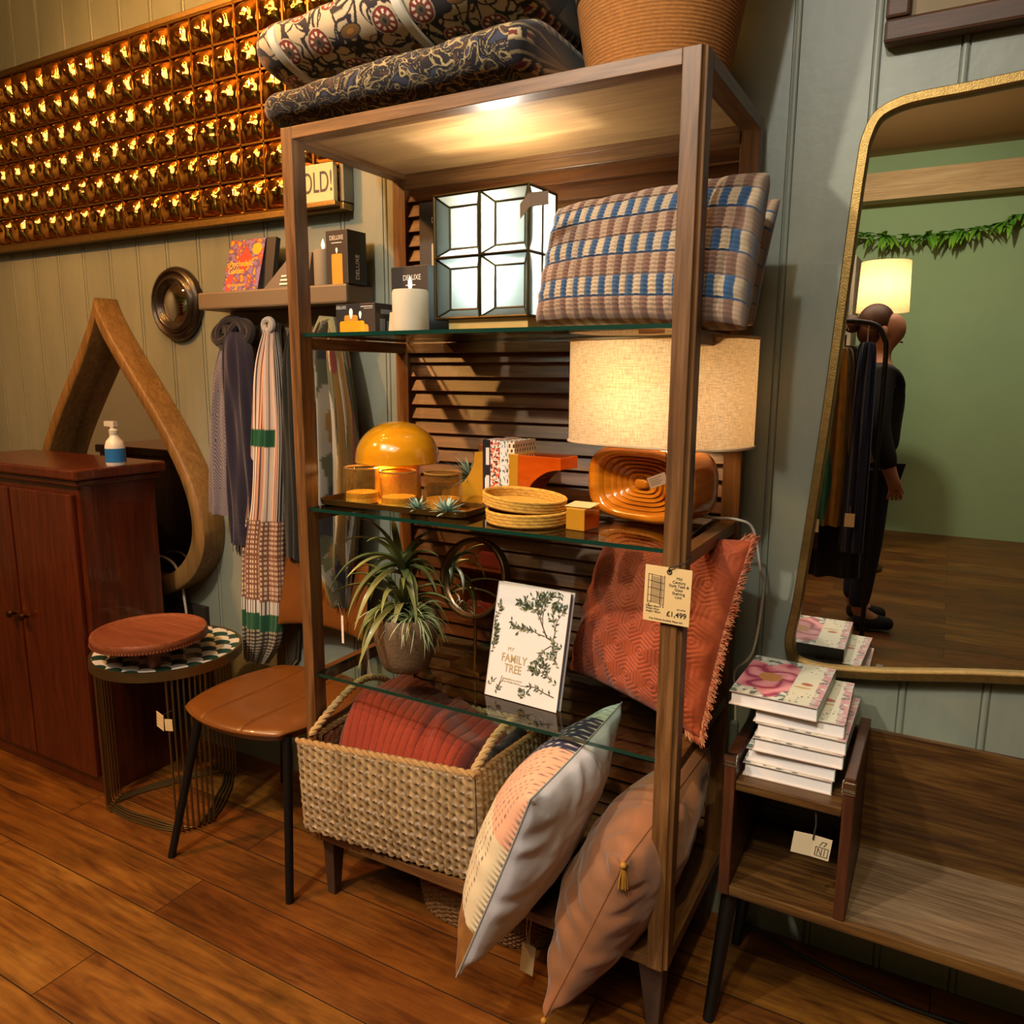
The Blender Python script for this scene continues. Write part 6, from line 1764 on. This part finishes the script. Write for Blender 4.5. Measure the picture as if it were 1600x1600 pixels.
spot('track_spot_left_floor', (-.3, -1.7, 2.95), (-.6, -.4, 0), 60, '#ffd29a', 60, .7, .06)
spot('track_spot_floor', (1.30, -1.35, 2.95), (1.12, .12, .1), 100, '#ffe6b0', 24, .25, .04)
point('glass_lamp_bulb', (.430, .205, 1.690), 5.5, '#fff1dc', .025)
point('glass_lamp_bulb', (.430, .200, 1.550), 6.5, '#f4f6ee', .025)
point('table_lamp_bulb', (.778, .262, 1.292), 8, '#ffc98a', .03)
point('mushroom_bulb', (.160, .125, 1.125), .8, '#ffd998', .01)
point('floor_lamp_bulb', (.87, -3.6, 1.9), 12, '#ffcf9a', .04)
GLOB = emis('warm filament bulb', '#ffb45a', 140)
pd = thing('pendant_cluster', 'cluster of warm round bulbs hanging from the ceiling, out of frame', 'lamp', (-.55, -.35, 3.1))
mb = MB(); mb.lathe([(0, 3.1), (.09, 3.1), (.09, 3.07), (0, 3.07)], 24, c=(-.55, -.35, 0)); mb.build('ceiling_rose', BRASSD, pd)
rr = random.Random(9)
for k in range(14):
    a = k*2.4; r_ = .06+.34*(k/14)**.7; x, y, z = -.55+r_*math.cos(a), -.30+r_*.7*math.sin(a), 2.45+.35*rr.random()
    mb = MB(); mb.tube([(-.55+.05*math.cos(a), -.35+.05*math.sin(a), 3.07), (x, y, z+.04)], .002, 5); fx_ = mb.build('cord', STRING, pd)
    mb = MB(); mb.ball((x, y, z), .026, 12, 8); mb.build('bulb', GLOB, fx_, smooth=True)
w = bpy.data.worlds.new('World'); SC.world = w; w.use_nodes = True
w.node_tree.nodes['Background'].inputs['Color'].default_value = L4('#8a7a66'); w.node_tree.nodes['Background'].inputs['Strength'].default_value = .2
cam = bpy.data.cameras.new('Camera'); co = bpy.data.objects.new('Camera', cam); COL.objects.link(co)
co.location = (1.3244, -1.319, 1.3331); co.rotation_euler = (1.394, -.0048, .5111)
cam.sensor_width = 36; cam.lens = 36*1214.5/1600; cam.clip_start = .05
SC.camera = co
SC.view_settings.view_transform = 'Standard'; SC.view_settings.look = 'None'; SC.view_settings.gamma = 1.; SC.view_settings.exposure = .22
SC.view_settings.use_curve_mapping = False
SC.cycles.max_bounces = 8; SC.cycles.diffuse_bounces = 4; SC.cycles.transparent_max_bounces = 16
SC.cycles.caustics_reflective = False; SC.cycles.caustics_refractive = False; SC.cycles.sample_clamp_indirect = 6.
SC.cycles.use_denoising = True
